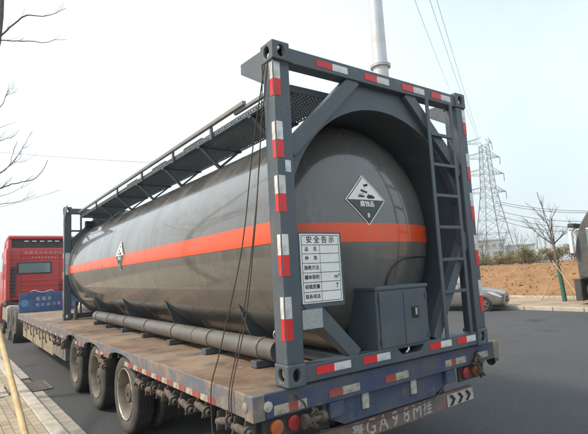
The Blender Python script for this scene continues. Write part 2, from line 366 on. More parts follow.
# ================================================================ tank container (30 ft)
W, L, H = 2.438, 9.125, 2.591
ct = thing('tank_container', 'dark grey tank container with orange stripe standing on the flatbed trailer', 'tank container', (W/2, L/2, DECK))
def C(x, y, z): return (x, y, z+DECK)
FR = 'frame'
CW, CD, CH = .165, .178, .158
def casting(x0, y0, z0):
    m = MB(); x, y, z = x0+CW/2, y0+CD/2, z0+CH/2
    for n_, u, v, hu, hv, hn, ou, ov in (((0,-1,0),(1,0,0),(0,0,1),CW/2,CH/2,CD/2,.032,.046), ((0,1,0),(1,0,0),(0,0,1),CW/2,CH/2,CD/2,.032,.046),
            ((-1,0,0),(0,1,0),(0,0,1),CD/2,CH/2,CW/2,.036,.046), ((1,0,0),(0,1,0),(0,0,1),CD/2,CH/2,CW/2,.036,.046),
            ((0,0,1),(1,0,0),(0,1,0),CW/2,CD/2,CH/2,.032,.058), ((0,0,-1),(1,0,0),(0,1,0),CW/2,CD/2,CH/2,.032,.058)):
        bridged_plate(m, V(C(x, y, z))+V(n_)*hn, u, v, n_, hu, hv, ou, ov, .028)
    o = m.build('corner_casting', FR, ct, recalc=False); o.data.validate()
    import bmesh
    bm = bmesh.new(); bm.from_mesh(o.data); bmesh.ops.remove_doubles(bm, verts=bm.verts, dist=.0005); bmesh.ops.recalc_face_normals(bm, faces=bm.faces); bm.to_mesh(o.data); bm.free()
    b = o.modifiers.new('bevel', 'BEVEL'); b.width = .012; b.segments = 3; b.limit_method = 'ANGLE'; b.angle_limit = R(60)
for x in (0, W-CW):
    for y in (0, L-CD):
        for z in (0, H-CH): casting(x, y, z)
def bx(name, a, b, m_=FR, par=None, bev=.008, **k):
    m = MB(); m.box(C(*a), C(*b)); return m.build(name, m_, par or ct, bevel=bev, **k)
PW = .15
for y0, sg in ((.012, 1), (L-.012, -1)):
    Y = lambda d: y0+sg*d
    for x in (.008, W-.008-PW): bx('corner_post', (x, Y(0), CH-.002), (x+PW, Y(.15), H-CH+.002))
    bx('top_rail', (CW-.002, Y(.005), H-.155), (W-CW+.002, Y(.125), H-.028))
    # bottom rail, notched under the cabinet
    m = MB(); poly = [(CW-.002, .012), (W-CW+.002, .012), (W-CW+.002, .135), (1.50, .135), (1.44, .065), (1.20, .065), (1.13, .135), (CW-.002, .135)]
    m.prism(poly, lambda u, v, d: C(u, Y(d), v), .005, .125); m.build('bottom_rail', FR, ct, bevel=.006)
    def dbar(name, a, b, wd=.12, d0=.02, d1=.115):
        m = MB(); m.bar(C(a[0], Y((d0+d1)/2), a[1]), C(b[0], Y((d0+d1)/2), b[1]), d1-d0, wd, up=(b[1]-a[1], 0, a[0]-b[0])); return m.build(name, FR, ct, bevel=.006)
    dbar('diagonal_brace', (.145, 1.735), (.885, 2.46)); dbar('diagonal_brace', (W-.145, 1.735), (W-.885, 2.46))
    dbar('diagonal_brace', (.135, .69), (.70, .13), .115); dbar('diagonal_brace', (W-.135, 1.10), (1.68, .13), .10)
    # arch plate between rail, braces and tank skirt
    m = MB(); AC = 1.15; TC = 1.152; top, bot = [], []
    for k in range(41):
        x = .17+(W-.34)*k/40; xx = min(x, W-x); zt = min(H-.15, 1.735+(xx-.145)*.98)
        zb = AC+math.sqrt(max(0, 1.085**2-(x-W/2)**2)); top.append((x, max(zt, zb+.01))); bot.append((x, zb))
    for k in range(40):
        m.prism([bot[k], bot[k+1], top[k+1], top[k]], lambda u, v, d: C(u, Y(d), v), .075, .150)
    m.build('arch_plate', FR, ct)
    # side gusset plates behind the top castings
    for x in (.006, W-.018):
        m = MB(); m.prism([(.17, H-.30), (.17, H-.03), (.50, H-.012), (.50, H-.10)], lambda u, v, d: C(x+d, Y(u-.012), v), 0, .012); m.build('gusset_plate', FR, ct)
# tank shell, heads, seams, stripe
RT = 1.122
m = MB(); m.lathe([(.165, RT-.008), (.165, RT), (.5, RT), (3, RT), (6, RT), (L-.165, RT), (L-.165, RT-.008), (L-.6, RT-.008), (L-.6, RT-.03)], C(W/2, 0, TC), n=128)
shell = m.build('tank_shell', 'tank', ct, smooth=30)
for ya, yb in ((.167, .74), (L-.167, L-.74)): m = MB(); m.lathe([(ya, RT-.007), (yb, RT-.007)], C(W/2, 0, TC), n=128); m.build('skirt_lining', FR, ct, smooth=True)
RH = RT-.016
def head_y(r): return .70-.50*max(0, 1-(min(r, RH)/RH)**2.3)**.55
prof = [(head_y(r), max(r, .0005)) for r in np.concatenate([np.linspace(0, .9, 24), np.linspace(.92, RH, 40)])]
m = MB(); m.lathe(prof, C(W/2, 0, TC), n=128); m.build('rear_head', 'tank', ct, smooth=True)
m = MB(); m.lathe([(L-a, b) for a, b in prof], C(W/2, 0, TC), n=96); m.build('front_head', 'tank', ct, smooth=True)
for y in (.70, 3.2, 5.9, L-.70):
    m = MB(); m.lathe([(y-.012, RT-.001), (y-.006, RT+.0012), (y+.006, RT+.0012), (y+.012, RT-.001)], C(W/2, 0, TC), n=128); m.build('weld_seam', 'tank', ct, smooth=True)
m = MB(); m.lathe([(L-.36, RT+.001), (L-.36, RT+.012), (L-.163, RT+.012), (L-.163, RT+.001)], C(W/2, 0, TC), n=128); m.build('front_skirt_band', FR, ct, smooth=30)
m = MB(); m.lathe([(.163, RT+.001), (.163, RT+.012), (.24, RT+.012), (.24, RT+.001)], C(W/2, 0, TC), n=128); m.build('rear_skirt_band', FR, ct, smooth=30)
Z0, Z1 = 1.045, 1.215
for sx in (-1, 1):
    m = MB(); vs = []; nz_ = 8; ys = [.242, 2, 4, 6, L-.363]
    for y in ys:
        for k in range(nz_+1):
            z = Z0+(Z1-Z0)*k/nz_; vs.append(C(W/2+sx*math.sqrt((RT+.0045)**2-(z-TC)**2), y, z))
    m.add(vs, [(i*(nz_+1)+k, (i+1)*(nz_+1)+k, (i+1)*(nz_+1)+k+1, i*(nz_+1)+k+1) for i in range(len(ys)-1) for k in range(nz_)]); m.build('stripe', 'orange', ct, smooth=True)
for fy in (lambda y: y-.004, lambda y: L-y+.004):
    m = MB(); vs = []; nx_ = 70
    for i in range(nx_+1):
        for k in range(7):
            z = Z0+(Z1-Z0)*k/6; lim = math.sqrt((RH-.004)**2-(z-TC)**2); x = W/2-lim+2*lim*(.5-.5*math.cos(PI*i/nx_))
            vs.append(C(x, fy(head_y(math.hypot(x-W/2, z-TC))), z))
    m.add(vs, [(i*7+k, (i+1)*7+k, (i+1)*7+k+1, i*7+k+1) for i in range(nx_) for k in range(6)]); m.build('stripe', 'orange', ct, smooth=True)
# hazard diamonds
def diamond(surf, half):
    """surf(u, v, d): point on the placard's surface, d outwards"""
    def dia(h, d, lo=-1, hi=1, n=16):
        m = MB(); vs = []; fs = []
        for i in range(n+1):
            v = h*(lo+(hi-lo)*i/n); wd = h-abs(v)
            for k in range(9): vs.append(surf(wd*(k/4-1), v, d))
        for i in range(n):
            for k in range(8): fs.append((i*9+k, i*9+k+1, (i+1)*9+k+1, (i+1)*9+k))
        return m.add(vs, fs)
    p = dia(half, .004).build('hazard_placard', 'white', ct, recalc=False)
    m = dia(half*.94, .0055); m.build('border_line', 'ink', p)
    m = dia(half*.90, .007, 0, 1); m.build('upper_field', 'white', p)
    m = dia(half*.90, .007, -1, 0); m.build('lower_field', 'placard_dark', p)
    m = MB(); S2 = lambda u, v, d: surf(u, v, .0085+d); h = half
    def q(*pts): m.add([S2(a*h, b*h, 0) for a, b in pts], [tuple(range(len(pts)))])
    # two tipped test tubes dripping on a metal block and a hand
    q((-.05, .60), (.17, .66), (.20, .57), (-.02, .51)); q((-.20, .42), (.10, .33), (.07, .25), (-.23, .34))
    q((-.03, .48), (.0, .48), (.0, .44), (-.03, .44)); q((.12, .24), (.15, .24), (.15, .19), (.12, .19)); q((-.16, .28), (-.13, .28), (-.13, .22), (-.16, .22))
    q((-.38, .17), (-.08, .17), (-.08, .10), (-.38, .10)); q((-.32, .22), (-.2, .22), (-.2, .19), (-.32, .19))
    q((.02, .10), (.10, .20), (.32, .20), (.45, .12), (.40, .06), (.10, .05)); m.build('corrosive_symbol', 'ink', p)
    for t, v in (('腐蚀品', -.18), ('8', -.62)): m = MB(); put_text(m, t, h*.24, S2, 0, v*h, bold=h*.012); m.build('lettering', 'white', p)
def s_head(u, v, d):
    x, z = 1.085+u-.02*v, 1.425+v
    return C(x, head_y(math.hypot(x-W/2, z-TC))-d-.002, z)
diamond(s_head, .235)
def s_left(u, v, d):
    z = 1.20+v; y = 4.62-u; return C(W/2-math.sqrt((RT+.006+d)**2-(z-TC)**2), y, z)
diamond(s_left, .235)
# safety notice and data plate on the rear frame
bx('notice_bracket', (.158, .040, .535), (.605, .046, 1.11))
np_ = bx('safety_notice', (.185, .032, .570), (.580, .0395, 1.095), 'white', bev=.001)
N = lambda u, v, d: C(.185+u, .0312-d, .570+v); nw, nh = .395, .525
rowz = [.012, .085, .157, .229, .301, .373, .440, .513]
m = MB()
def ln(u0, v0, u1, v1): m.add([N(u0, v0, 0), N(u1, v0, 0), N(u1, v1, 0), N(u0, v1, 0)], [(0, 1, 2, 3)])
for z in rowz: ln(.015, z-.0022, nw-.015, z+.0022)
for x in (.015, nw-.015): ln(x-.0022, .012, x+.0022, .513)
ln(.186, .012, .1895, .440); m.build('grid_lines', 'ink', np_)
def note(t, sz, u, v, b=.0012): m = MB(); put_text(m, t, sz, N, u, v, bold=b); m.build('lettering', 'ink', np_, kind='stuff')
note('安 全 告 示', .058, nw/2, .476, .0016)
for i, t in enumerate(('联系电话', '核载质量', '罐体容积', '施救方法', '种　 类', '品　 名')):
    note(t, .036, .10, (rowz[i]+rowz[i+1])/2)
note('m³', .05, .345, (rowz[2]+rowz[3])/2); note('T', .05, .345, (rowz[1]+rowz[2])/2)
bx('data_plate', (.172, .028, .385), (.362, .034, .528), 'plate', bev=.001)
# reflective strips: posts (round the outer edge), rails
def strip(a, b, m_): bx('reflector_strip', a, b, m_, bev=0)
for (za, zb) in ((.325, .635), (.785, 1.09), (1.255, 1.53), (1.665, 1.945), (2.15, 2.415)):
    zm = (za+zb)/2
    for z0, z1, m_ in ((za, zm, 'red_tape'), (zm, zb, 'white_tape')):
        strip((.014, .0085, z0), (.068, .0112, z1), m_); strip((.0045, .020, z0), (.0072, .062, z1), m_)
        strip((W-.068, .0085, z0), (W-.014, .0112, z1), m_)
        strip((.0045, L-.06, z0), (.0072, L-.02, z1), m_)
for x0, dx in ((.44, .17), (.98, .155), (1.47, .16), (1.90, .15)):
    strip((x0, .0138, H-.122), (x0+dx, .0163, H-.062), 'red_tape'); strip((x0+dx, .0138, H-.122), (x0+2*dx, .0163, H-.062), 'white_tape')
for x0, dx in ((.265, .17), (.735, .155), (1.555, .155), (1.955, .145)):
    strip((x0, .0138, .055), (x0+dx, .0163, .112), 'red_tape'); strip((x0+dx, .0138, .055), (x0+2*dx, .0163, .112), 'white_tape')
bx('label_strip', (.075, .0085, 1.56), (.125, .0112, 1.65), 'white_tape', bev=0)
bx('label_strip', (.03, L-.167, 1.02), (.125, L-.1645, 1.52), 'white_tape', bev=0)
# ladder
ld = bx('ladder', (1.775, -.002, .137), (1.82, .012, H-.157), bev=.003)
bx('stile', (2.150, -.002, .137), (2.195, .012, H-.157), par=ld, bev=.003)
for z in (.55, .855, 1.165, 1.475, 1.78, 2.085): bx('rung', (1.821, -.004, z-.016), (2.149, .022, z+.016), par=ld, bev=.004)
# valve cabinet
cb = bx('valve_cabinet', (.925, .02, .115), (1.575, .40, .645), bev=.012)
bx('cabinet_trim', (.915, .008, .618), (1.585, .41, .650), par=cb, bev=.008)
for x0, x1 in ((.955, 1.244), (1.250, 1.548)):
    bx('door', (x0, .008, .145), (x1, .019, .605), par=cb, bev=.004)
for x in (.955, 1.54):
    for z in (.20, .54): bx('hinge', (x-.010, -.002, z-.024), (x+.008, .009, z+.024), FR, par=cb, bev=.003)
bx('latch_plate', (1.345, -.002, .36), (1.425, .009, .46), 'black', par=cb, bev=.004); bx('latch_handle', (1.372, -.012, .385), (1.398, -.003, .445), 'alloy', par=cb, bev=.004)
m = MB(); m.tube([C(x, head_y(math.hypot(x-W/2, z-TC))-.012, z) for x, z in ((1.28, .64), (1.30, .72), (1.36, .80), (1.46, .86), (1.60, .89), (1.78, .90), (1.95, .895), (2.1, .89))], .006, 6); m.build('earth_cable', 'black', ct, smooth=True)
m = MB(); m.tube([C(1.27+.02*math.sin(k), .03+.008*math.cos(k), .13-.012*k) for k in range(6)], .011, 6); m.build('drain_valve', 'alloy', ct, smooth=True)
m = MB(); m.lathe([(-.02, .035), (0, .035), (0, .05), (-.02, .05)], C(W/2-RT*math.cos(R(46))-.008, 2.35, TC+RT*math.sin(R(46))+.008), ax=(-.72, 0, .70), n=24, closed=True); m.build('lifting_eye', FR, ct, smooth=40)
# saddles under the tank
for y in (1.20, 3.20, 5.20, 7.20):
    for sx in (-1, 1):
        m = MB(); P = []
        for k in range(13):
            a = R(-148+k*4.6); P.append((math.cos(a)*(RT-.004), TC+math.sin(a)*(RT-.004)))
        P += [(-.42, .012), (-.74, .012)]
        m.prism([(W/2-sx*-u, v) for u, v in P], lambda u, v, d: C(u, y+d, v), 0, .016); m.build('saddle_plate', FR, ct)
for sx in (-1, 1): bx('base_beam', (W/2+sx*.44-.05, .14, .012), (W/2+sx*.44+.05, L-.14, .10))
# hose tube along the foot of the tank
PX, PZ, PR = .34, .15, .092
pt = MB(); pt.lathe([(.66, PR-.012), (.62, PR-.012), (.62, PR), (2.3, PR), (2.3, PR+.004), (2.36, PR+.004), (2.36, PR), (7.25, PR), (7.25, .001)], C(PX, 0, PZ), n=32)
hose = pt.build('hose_tube', 'pipe', ct, smooth=30)
m = MB(); m.lathe([(.632, .001), (.632, PR-.013)], C(PX, 0, PZ), n=32); m.build('end_cap', FR, hose)
m = MB(); m.tube([C(PX+.03, .655, PZ+.10), C(PX+.10, .58, PZ+.16)], .008, 6); m.tube([C(PX-.02+.03*math.cos(t), .62, PZ+.14+.04*math.sin(t)) for t in np.linspace(0, 2*PI, 12)], .006, 6); m.build('cap_handle', 'alloy', hose, smooth=True)
for y in (.86, 1.90, 2.95, 4.0, 5.05, 6.1, 7.0):
    m = MB(); m.lathe([(y-.014, PR+.001), (y-.014, PR+.008), (y+.014, PR+.008), (y+.014, PR+.001)], C(PX, 0, PZ), n=32, closed=True); m.build('clamp_ring', 'clamp', hose, smooth=30)
    bx('clamp_foot', (PX-.12, y-.05, .0), (PX+.16, y+.05, .057), par=hose, bev=.004)
# walkways
for sg, x0, x1 in ((1, .335, .90), (-1, W-.90, W-.335)):
    yA, yB, zw = .26, L-.30, 2.37
    wk = MB()
    for x in np.arange(x0+.03, x1-.02, .045): wk.box(C(x-.004, yA+.01, zw-.028), C(x+.004, yB-.01, zw-.002))
    for y in np.arange(yA+.02, yB, .038): wk.box(C(x0+.004, y-.007, zw-.024), C(x1-.004, y+.007, zw-.006))
    walk = wk.build('walkway', FR, ct)
    for x in (x0, x1):
        e = MB(); e.box(C(x-.004, yA, zw-.002), C(x+.004, yB, zw+.014)); e.box(C(x-.004, yA, zw-.042), C(x+.004, yB, zw-.026))
        for y in np.arange(yA, yB, .05): e.box(C(x-.0035, y, zw-.026), C(x+.0035, y+.022, zw-.002))
        e.build('perforated_edge', FR, walk)
    for y in (yA, yB): bx('end_angle', (x0+.005, y-.006, zw-.045), (x1-.005, y+.006, zw+.012), par=walk, bev=0)
    for i, y in enumerate((.95, 2.15, 3.35, 4.55, 5.75, 6.95, 8.15)):
        e = MB(); xa, xb, xm = (x0+.03, x1-.02, x0+.27) if sg > 0 else (x1-.03, x0+.02, x1-.27)
        zt = TC+math.sqrt(RT**2-(xm-W/2)**2)
        e.bar(C(xa, y, zw-.045), C(xm, y, zt+.005), .06, .02, up=(0, 0, 1)); e.bar(C(xm, y, zt+.005), C(xb, y, zw-.045), .06, .02)
        e.box(C(min(xa, xb)-.03, y-.03, zw-.062), C(max(xa, xb)+.02, y+.03, zw-.0445)); e.build('walkway_bracket', FR, walk)
    if sg > 0:
        rl = MB(); rl.bar(C(x0-.03, .98, 2.462), C(x0-.03, L-.25, 2.458), .042, .042); rail = rl.build('handrail', 'railgrey', ct, bevel=.006)
        rl = MB(); rl.bar(C(x0-.005, .30, 2.425), C(x0-.005, 1.22, 2.43), .035, .035); rl.build('fixed_rail', 'railgrey', rail, bevel=.005)
        for y in (1.75, 2.9, 4.2, 5.6, 7.2): bx('rail_post', (x0-.030, y-.022, zw-.07), (x0-.006, y+.022, 2.441), par=rail, bev=.003)
        for y in (2.1, 3.3, 4.6): bx('rail_hinge', (x0+.02, y, 2.40), (x0+.05, y+.55, 2.425), 'railgrey', par=rail, bev=.004)
# fittings at the front end, seen past the tank
bx('front_upright', (.36, L-.09, .13), (.40, L-.05, H-.15)); bx('front_step', (.16, L-.09, 2.02), (.36, L-.05, 2.06))
bx('junction_box', (.45, L-.25, 2.12), (.62, L-.12, 2.26), 'black', bev=.01)
m = MB(); m.lathe([(0, .05), (.1, .05), (.1, .04), (.3, .04), (.3, .06), (.4, .06), (.4, .001)], C(.22, L-.35, .012), ax=(0, 0, 1), n=24); m.build('drain_pipe', FR, ct, smooth=30)

# ================================================================ flatbed trailer
TP = Vector((-.27, .045, 0)); TLEN, TW, TZ = 13.95, 2.98, DECK-.006
tr = thing('flatbed_trailer', 'long blue and rust-brown flatbed semi-trailer carrying the tank container', 'trailer', (0, 0, 0))
def tb(name, a, b, m_, par=None, bev=.006, **k):
    m = MB(); m.box(a, b); return m.build(name, m_, par or tr, bevel=bev, **k)
AX = (3.10, 4.51, 5.92); TR = .458
# deck plates
y = 0.0
for i, ln_ in enumerate((2.4, 2.9, 2.9, 2.9, 2.85)):
    tb('deck_plate', (.012, y+.003, TZ-.016), (TW-.012, y+ln_-.003, TZ), 'deck', bev=.002); y += ln_
# side beams with arches over the wheels
def side_poly():
    P = [(0, TZ-.165)]
    for a in AX:
        P.append((a-.50, TZ-.165))
        for k in range(1, 14):
            t = PI*k/14; P.append((a-.50*math.cos(t), TZ-.165+.115*math.sin(t)**.8))
        P.append((a+.50, TZ-.165))
    return P+[(TLEN, TZ-.165), (TLEN, TZ-.002), (0, TZ-.002)]
for x0, x1 in ((0, .045), (TW-.045, TW)):
    m = MB(); P = side_poly(); lo = P[:-2]
    for (ya, za), (yb, zb) in zip(lo[:-1], lo[1:]):
        if yb-ya < 1e-6: continue
        m.prism([(ya, za), (yb, zb), (yb, TZ-.001), (ya, TZ-.001)], lambda u, v, d: (x0+d*(x1-x0), u, v), 0, 1)
    # weld the segments into one strip
    o = m.build('side_beam', 'side', tr)
    import bmesh
    bm = bmesh.new(); bm.from_mesh(o.data); bmesh.ops.remove_doubles(bm, verts=bm.verts, dist=1e-5)
    seen = {}; dup = []
    for f in bm.faces:
        key = tuple(sorted(v.index for v in f.verts))
        if key in seen: dup += [f, seen[key]]
        else: seen[key] = f
    bmesh.ops.delete(bm, geom=list(set(dup)), context='FACES_ONLY'); bmesh.ops.recalc_face_normals(bm, faces=bm.faces); bm.to_mesh(o.data); bm.free()
    b = o.modifiers.new('bevel', 'BEVEL'); b.width = .007; b.segments = 2; b.limit_method = 'ANGLE'; b.angle_limit = R(50)
# rear beam, blue, with lighter end caps
tb('rear_beam', (.10, -.01, TZ-.170), (TW-.10, .09, TZ-.003), 'blue')
for x in (-.006, TW-.094): tb('end_cap', (x, -.014, TZ-.172), (x+.10, .10, TZ-.0015), 'side' if x < 1 else 'beige')
def disc(name, c, ax, r, th, m_, par=None):
    m = MB(); m.lathe([(0, r), (th, r), (th+.002, r*.9), (th+.002, .001)], c, ax=ax, n=28); return m.build(name, m_, par or tr, smooth=40)
disc('socket_cover', (.115+.0, -.012, TZ-.085), (0, -1, 0), .036, .006, 'fadedwhite'); disc('socket_cover', (-.002, .085, TZ-.085), (-1, 0, 0), .034, .008, 'beige')
# rear reflective tape pieces
for (xa, xb, m_) in ((.165, .29, 'old_white'), (.29, .37, 'old_red'), (.37, .45, 'old_white'), (.66, .80, 'old_red'), (.80, .98, 'old_white'), (1.27, 1.40, 'old_red'), (1.40, 1.56, 'old_white'), (2.08, 2.17, 'old_white'), (2.17, 2.24, 'old_red'), (2.24, 2.40, 'old_white'), (2.52, 2.56, 'old_red'), (2.56, 2.78, 'old_white')):
    tb('reflector_strip', (xa, -.0135, TZ-.155 if xa < .6 else TZ-.135), (xb, -.0105, TZ-.09 if xa < .6 else TZ-.075), m_, bev=0)
# lower rear apron
m = MB(); P = [(.62, TZ-.171), (2.16, TZ-.171), (2.10, TZ-.30), (1.95, TZ-.375), (.85, TZ-.375), (.68, TZ-.30)]
m.prism(P, lambda u, v, d: (u, d, v), .04, .07); m.build('apron', 'blue', tr, bevel=.005)
for x in (1.07, 1.66): tb('apron_plate', (x-.036, .022, TZ-.30), (x+.036, .039, TZ-.17), 'fadedwhite')
for x in (.74, 2.16): tb('bracket', (x-.07, -.004, TZ-.29), (x+.07, .034, TZ-.174), 'blue')
# tail lamps
for cx, ord_ in ((.30, (('amber', -.10), ('redlens', .045))), (2.53, (('redlens', -.11), ('amber', .06)))):
    lp = tb('lamp_panel', (cx-.21, .03, TZ-.32), (cx+.21, .05, TZ-.172), 'under')
    for m_, dx in ord_: disc('lamp', (cx+dx, .029, TZ-.245), (0, -1, 0), .052, .022, m_, lp)
# bumper bar with the plate number
BX0, BX1, BZ0, BZ1 = .33, 2.63, .425, .575
bu = tb('bumper', (BX0, .10, BZ0), (BX1, .15, BZ1), 'bumper', bev=.008)
for x in (.75, 2.2): tb('bumper_arm', (x-.04, .152, BZ0+.02), (x+.04, .22, TZ-.18), 'under', par=bu)
BT = lambda u, v, d: (u, .0975-d, v)
for i, chr_ in enumerate('鲁GA98M挂'):
    m = MB(); put_text(m, chr_, (.135 if chr_ in '鲁挂' else .175), BT, 1.03+i*.146, (BZ0+BZ1)/2-.003, bold=.004); m.build('lettering', 'fadedwhite', bu)
for x0, x1, nC in ((2.20, 2.62, 3), (.345, .80, 3)):
    if x0 < 1: continue
    cp = tb('chevron_plate', (x0, .092, BZ0+.02), (x1, .0975, BZ1-.016), 'fadedwhite', par=bu, bev=.002)
    for k in range(nC):
        m = MB(); x = x0+.03+k*.125; zc = (BZ0+BZ1)/2; h = .048
        m.add([BT(x, zc+h, .0062), BT(x+.05, zc+h, .0062), BT(x+.10, zc, .0062), BT(x+.05, zc-h, .0062), BT(x, zc-h, .0062), BT(x+.05, zc, .0062)], [(0, 1, 2, 5), (5, 2, 3, 4)]); m.build('chevron', 'ink', cp)
# side reflective tape, faded
ys = [.55+.29*k for k in range(7)]+[2.62, 3.72, 3.98, 5.16, 5.36, 6.55]+[7.2+.62*k for k in range(11)]
for k, yy in enumerate(ys):
    zt = TZ-.125
    tb('reflector_strip', (-.0025, yy, zt-.036), (-.0005, yy+.135, zt+.014), 'old_red', bev=0); tb('reflector_strip', (-.0025, yy+.135, zt-.036), (-.0005, yy+.265, zt+.014), 'old_white', bev=0)
# chassis
for x in (.93, 2.05):
    cbm = tb('main_beam', (x-.012, .25, TZ-.45), (x+.012, TLEN-.3, TZ-.02), 'under'); tb('flange', (x-.08, .25, TZ-.47), (x+.08, TLEN-.3, TZ-.452), 'under', par=cbm)
for k in range(19): tb('cross_member', (.05, .5+.70*k, TZ-.13), (TW-.05, .56+.70*k, TZ-.02), 'under', bev=0)
# wheels
def wheel(cx, cy, sx, outer):
    """sx = -1: outer face towards -x"""
    w_ = thing_part('wheel', (cx, cy, TR)); wd = .235
    X = lambda d: cx+sx*(wd/2-d)
    prof = [(.028, .300), (.012, .312), (.004, .345), (.0, .39), (.006, .42), (.024, .442)]
    tread = [(.035, TR-.004)]
    for g in (.06, .095, .13, .165): tread += [(g, TR), (g+.002, TR-.012), (g+.010, TR-.012), (g+.012, TR)]
    tread += [(.20, TR-.004)]
    back = [(wd-a, b) for a, b in prof[::-1]]
    t = MB(); t.lathe([(wd/2-a, b) for a, b in [prof[-1]]+tread+[back[0]]], (cx, cy, TR), ax=(sx, 0, 0), n=56); ty = t.build('tread', 'tyre', w_, smooth=35)
    t = MB(); t.lathe([(wd/2-a, b) for a, b in prof], (cx, cy, TR), ax=(sx, 0, 0), n=56); t.build('tyre', 'tyreside', w_, smooth=True)
    t = MB(); t.lathe([(wd/2-a, b) for a, b in back], (cx, cy, TR), ax=(sx, 0, 0), n=56); t.build('inner_tyre_wall', 'tyre', w_, smooth=True)
    t = MB(); t.lathe([(wd/2-a, b) for a, b in ((.016, .300), (.016, .288), (.03, .278), (.075, .268), (.13, .258), (.145, .235), (.140, .20), (.128, .15), (.128, .11))], (cx, cy, TR), ax=(sx, 0, 0), n=48); rm = t.build('rim', 'rim', w_, smooth=40)
    if outer:
        t = MB(); t.lathe([(wd/2-a, b) for a, b in ((.013, .303), (.006, .300), (.006, .292), (.016, .286))], (cx, cy, TR), ax=(sx, 0, 0), n=48); t.build('rim_lip', 'rimlip' if cy < 3.5 else 'rim', rm, smooth=40)
        t = MB(); t.lathe([(wd/2-a, b) for a, b in ((.14, .115), (.06, .11), (.045, .095), (.045, .03), (.03, .025), (.03, .001))], (cx, cy, TR), ax=(sx, 0, 0), n=28); t.build('hub', 'rusty', rm, smooth=40)
        for k in range(10):
            a = 2*PI*k/10; t = MB(); t.lathe([(0, .014), (.03, .012), (.03, .001)], (X(.135), cy+.17*math.cos(a), TR+.17*math.sin(a)), ax=(sx, 0, 0), n=6); t.build('wheel_nut', 'rusty', rm)
    else:
        t = MB(); t.lathe([(wd/2-.1, .26), (wd/2-.1, .001)], (cx, cy, TR), ax=(sx, 0, 0), n=32); t.build('wheel_disc', 'under', rm)
    return w_
def thing_part(name, loc):
    o = bpy.data.objects.new(name, None); COL.objects.link(o); o.parent = tr; o.location = Vector(loc)-Vector(tr.location); o.empty_display_size = .1; return o
first = None
for k, a in enumerate(AX):
    tb('axle', (.3, a-.06, TR-.06), (TW-.3, a+.06, TR+.06), 'under', bev=.02)
    if k == 0:
        wl = [wheel(.165, a, -1, True), wheel(.465, a, -1, False)]
        wr = [wheel(TW-.165, a, 1, True), wheel(TW-.465, a, 1, False)]
    else:
        for w0 in wl+wr:
            c = copy_part(w0, (0, a-AX[0], 0))
            for ch in c.children:
                for g in ch.children:
                    if g.name.startswith('rim_lip'): g.data = g.data.copy(); g.data.materials[0] = MATS['rim']
# lashing winches under the left edge
def winch(y, z=TZ-.245):
    e = thing_part('winch', (.02, y, z))
    for dy in (-.075, .075):
        m = MB(); m.prism([(-.06, -.055), (.05, -.055), (.055, .075), (-.03, .075)], lambda u, v, d: (.02+u, y+dy+d, z+v), -.006, .006); m.build('bracket', 'rusty', e, bevel=.002)
    m = MB(); m.lathe([(-.12, .001), (-.12, .028), (.10, .028), (.10, .001)], (-.005, y, z), n=18); m.build('spool', 'rusty', e, smooth=40)
    m = MB(); m.lathe([(-.112, .001), (-.112, .044), (-.092, .044), (-.092, .001)], (-.005, y, z), n=12); m.build('ratchet', 'rusty', e)
    m = MB(); m.lathe([(-.14, .012), (-.14, .022), (-.12, .026)], (-.005, y, z), n=14); m.build('socket', 'rusty', e, smooth=40)
    return e
w0 = winch(.16); Y0w = .16
for k, yy in enumerate((.46, .80, 1.10, 1.42, 1.72, 2.02, 2.32, 3.83, 5.23, 6.62, 7.1, 7.5)):
    c = copy_part(w0, (random.uniform(-.015, .02), yy-Y0w+random.uniform(-.05, .05), random.uniform(-.03, .02))); c.rotation_euler.x = random.uniform(-.35, .35); c.rotation_euler.y = random.uniform(-.15, .15)
for k, yy in enumerate((7.9, 8.3, 8.8, 9.2, 9.7, 10.2, 10.7, 11.2, 11.8, 12.4, 13.0)):
    m = MB(); z = TZ-.17; a = random.uniform(.10, .26)
    m.tube([(.03, yy, z+.02), (.02, yy+.02, z-a*.5), (.03, yy+.05, z-a), (.035, yy+.02, z-a-.05), (.03, yy-.02, z-a)], .011, 6); m.build('lashing_hook', 'rusty', tr, smooth=True)
m = MB(); m.tube([(.03+.01*math.sin(t*9), 7.0+t*6.6, TZ-.19-.035*abs(math.sin(t*21))) for t in np.linspace(0, 1, 90)], .014, 6); m.build('lashing_chain', 'rusty', tr, smooth=True)
# side boxes ahead of the wheels
tb('tool_box', (.03, 6.62, .42), (.42, 7.95, TZ-.19), 'side', bev=.015); tb('tool_box_door', (.020, 6.80, .46), (.029, 7.80, TZ-.24), 'rim', bev=.004)
tb('side_panel', (.05, 8.05, .36), (.09, 13.1, TZ-.19), 'beige', bev=.01)
for yy in (9.4, 10.9, 12.2): tb('panel_rib', (.035, yy, .37), (.049, yy+.05, TZ-.2), 'beige', bev=.003)
# headboard
hb = tb('headboard', (.02, TLEN-.06, TZ+.002), (TW-.02, TLEN-.01, TZ+.60), 'headblue', bev=.01)
for x in (.02, .9, 1.8, TW-.08): tb('headboard_post', (x, TLEN-.085, TZ+.003), (x+.06, TLEN-.061, TZ+.595), 'headblue', par=hb, bev=.004) if x > .5 else None
m = MB(); HT = lambda u, v, d: (u, TLEN-.0635-d, v)
for k in range(3): pseudo_glyph(m, .46+.17*k, TZ+.34, .13, HT, 11+k)
for k in range(5): pseudo_glyph(m, .46+.15*k, TZ+.17, .12, HT, 31+k)
m.build('lettering', 'fadedwhite', hb, kind='stuff')
m = MB(); m.add([HT(.16+.11*math.cos(t), TZ+.29+.11*math.sin(t), 0) for t in np.linspace(0, 2*PI, 24, endpoint=False)], [tuple(range(24))])
mat('paleblue', (.10, .22, .40), .5); m.build('emblem', 'paleblue', hb)
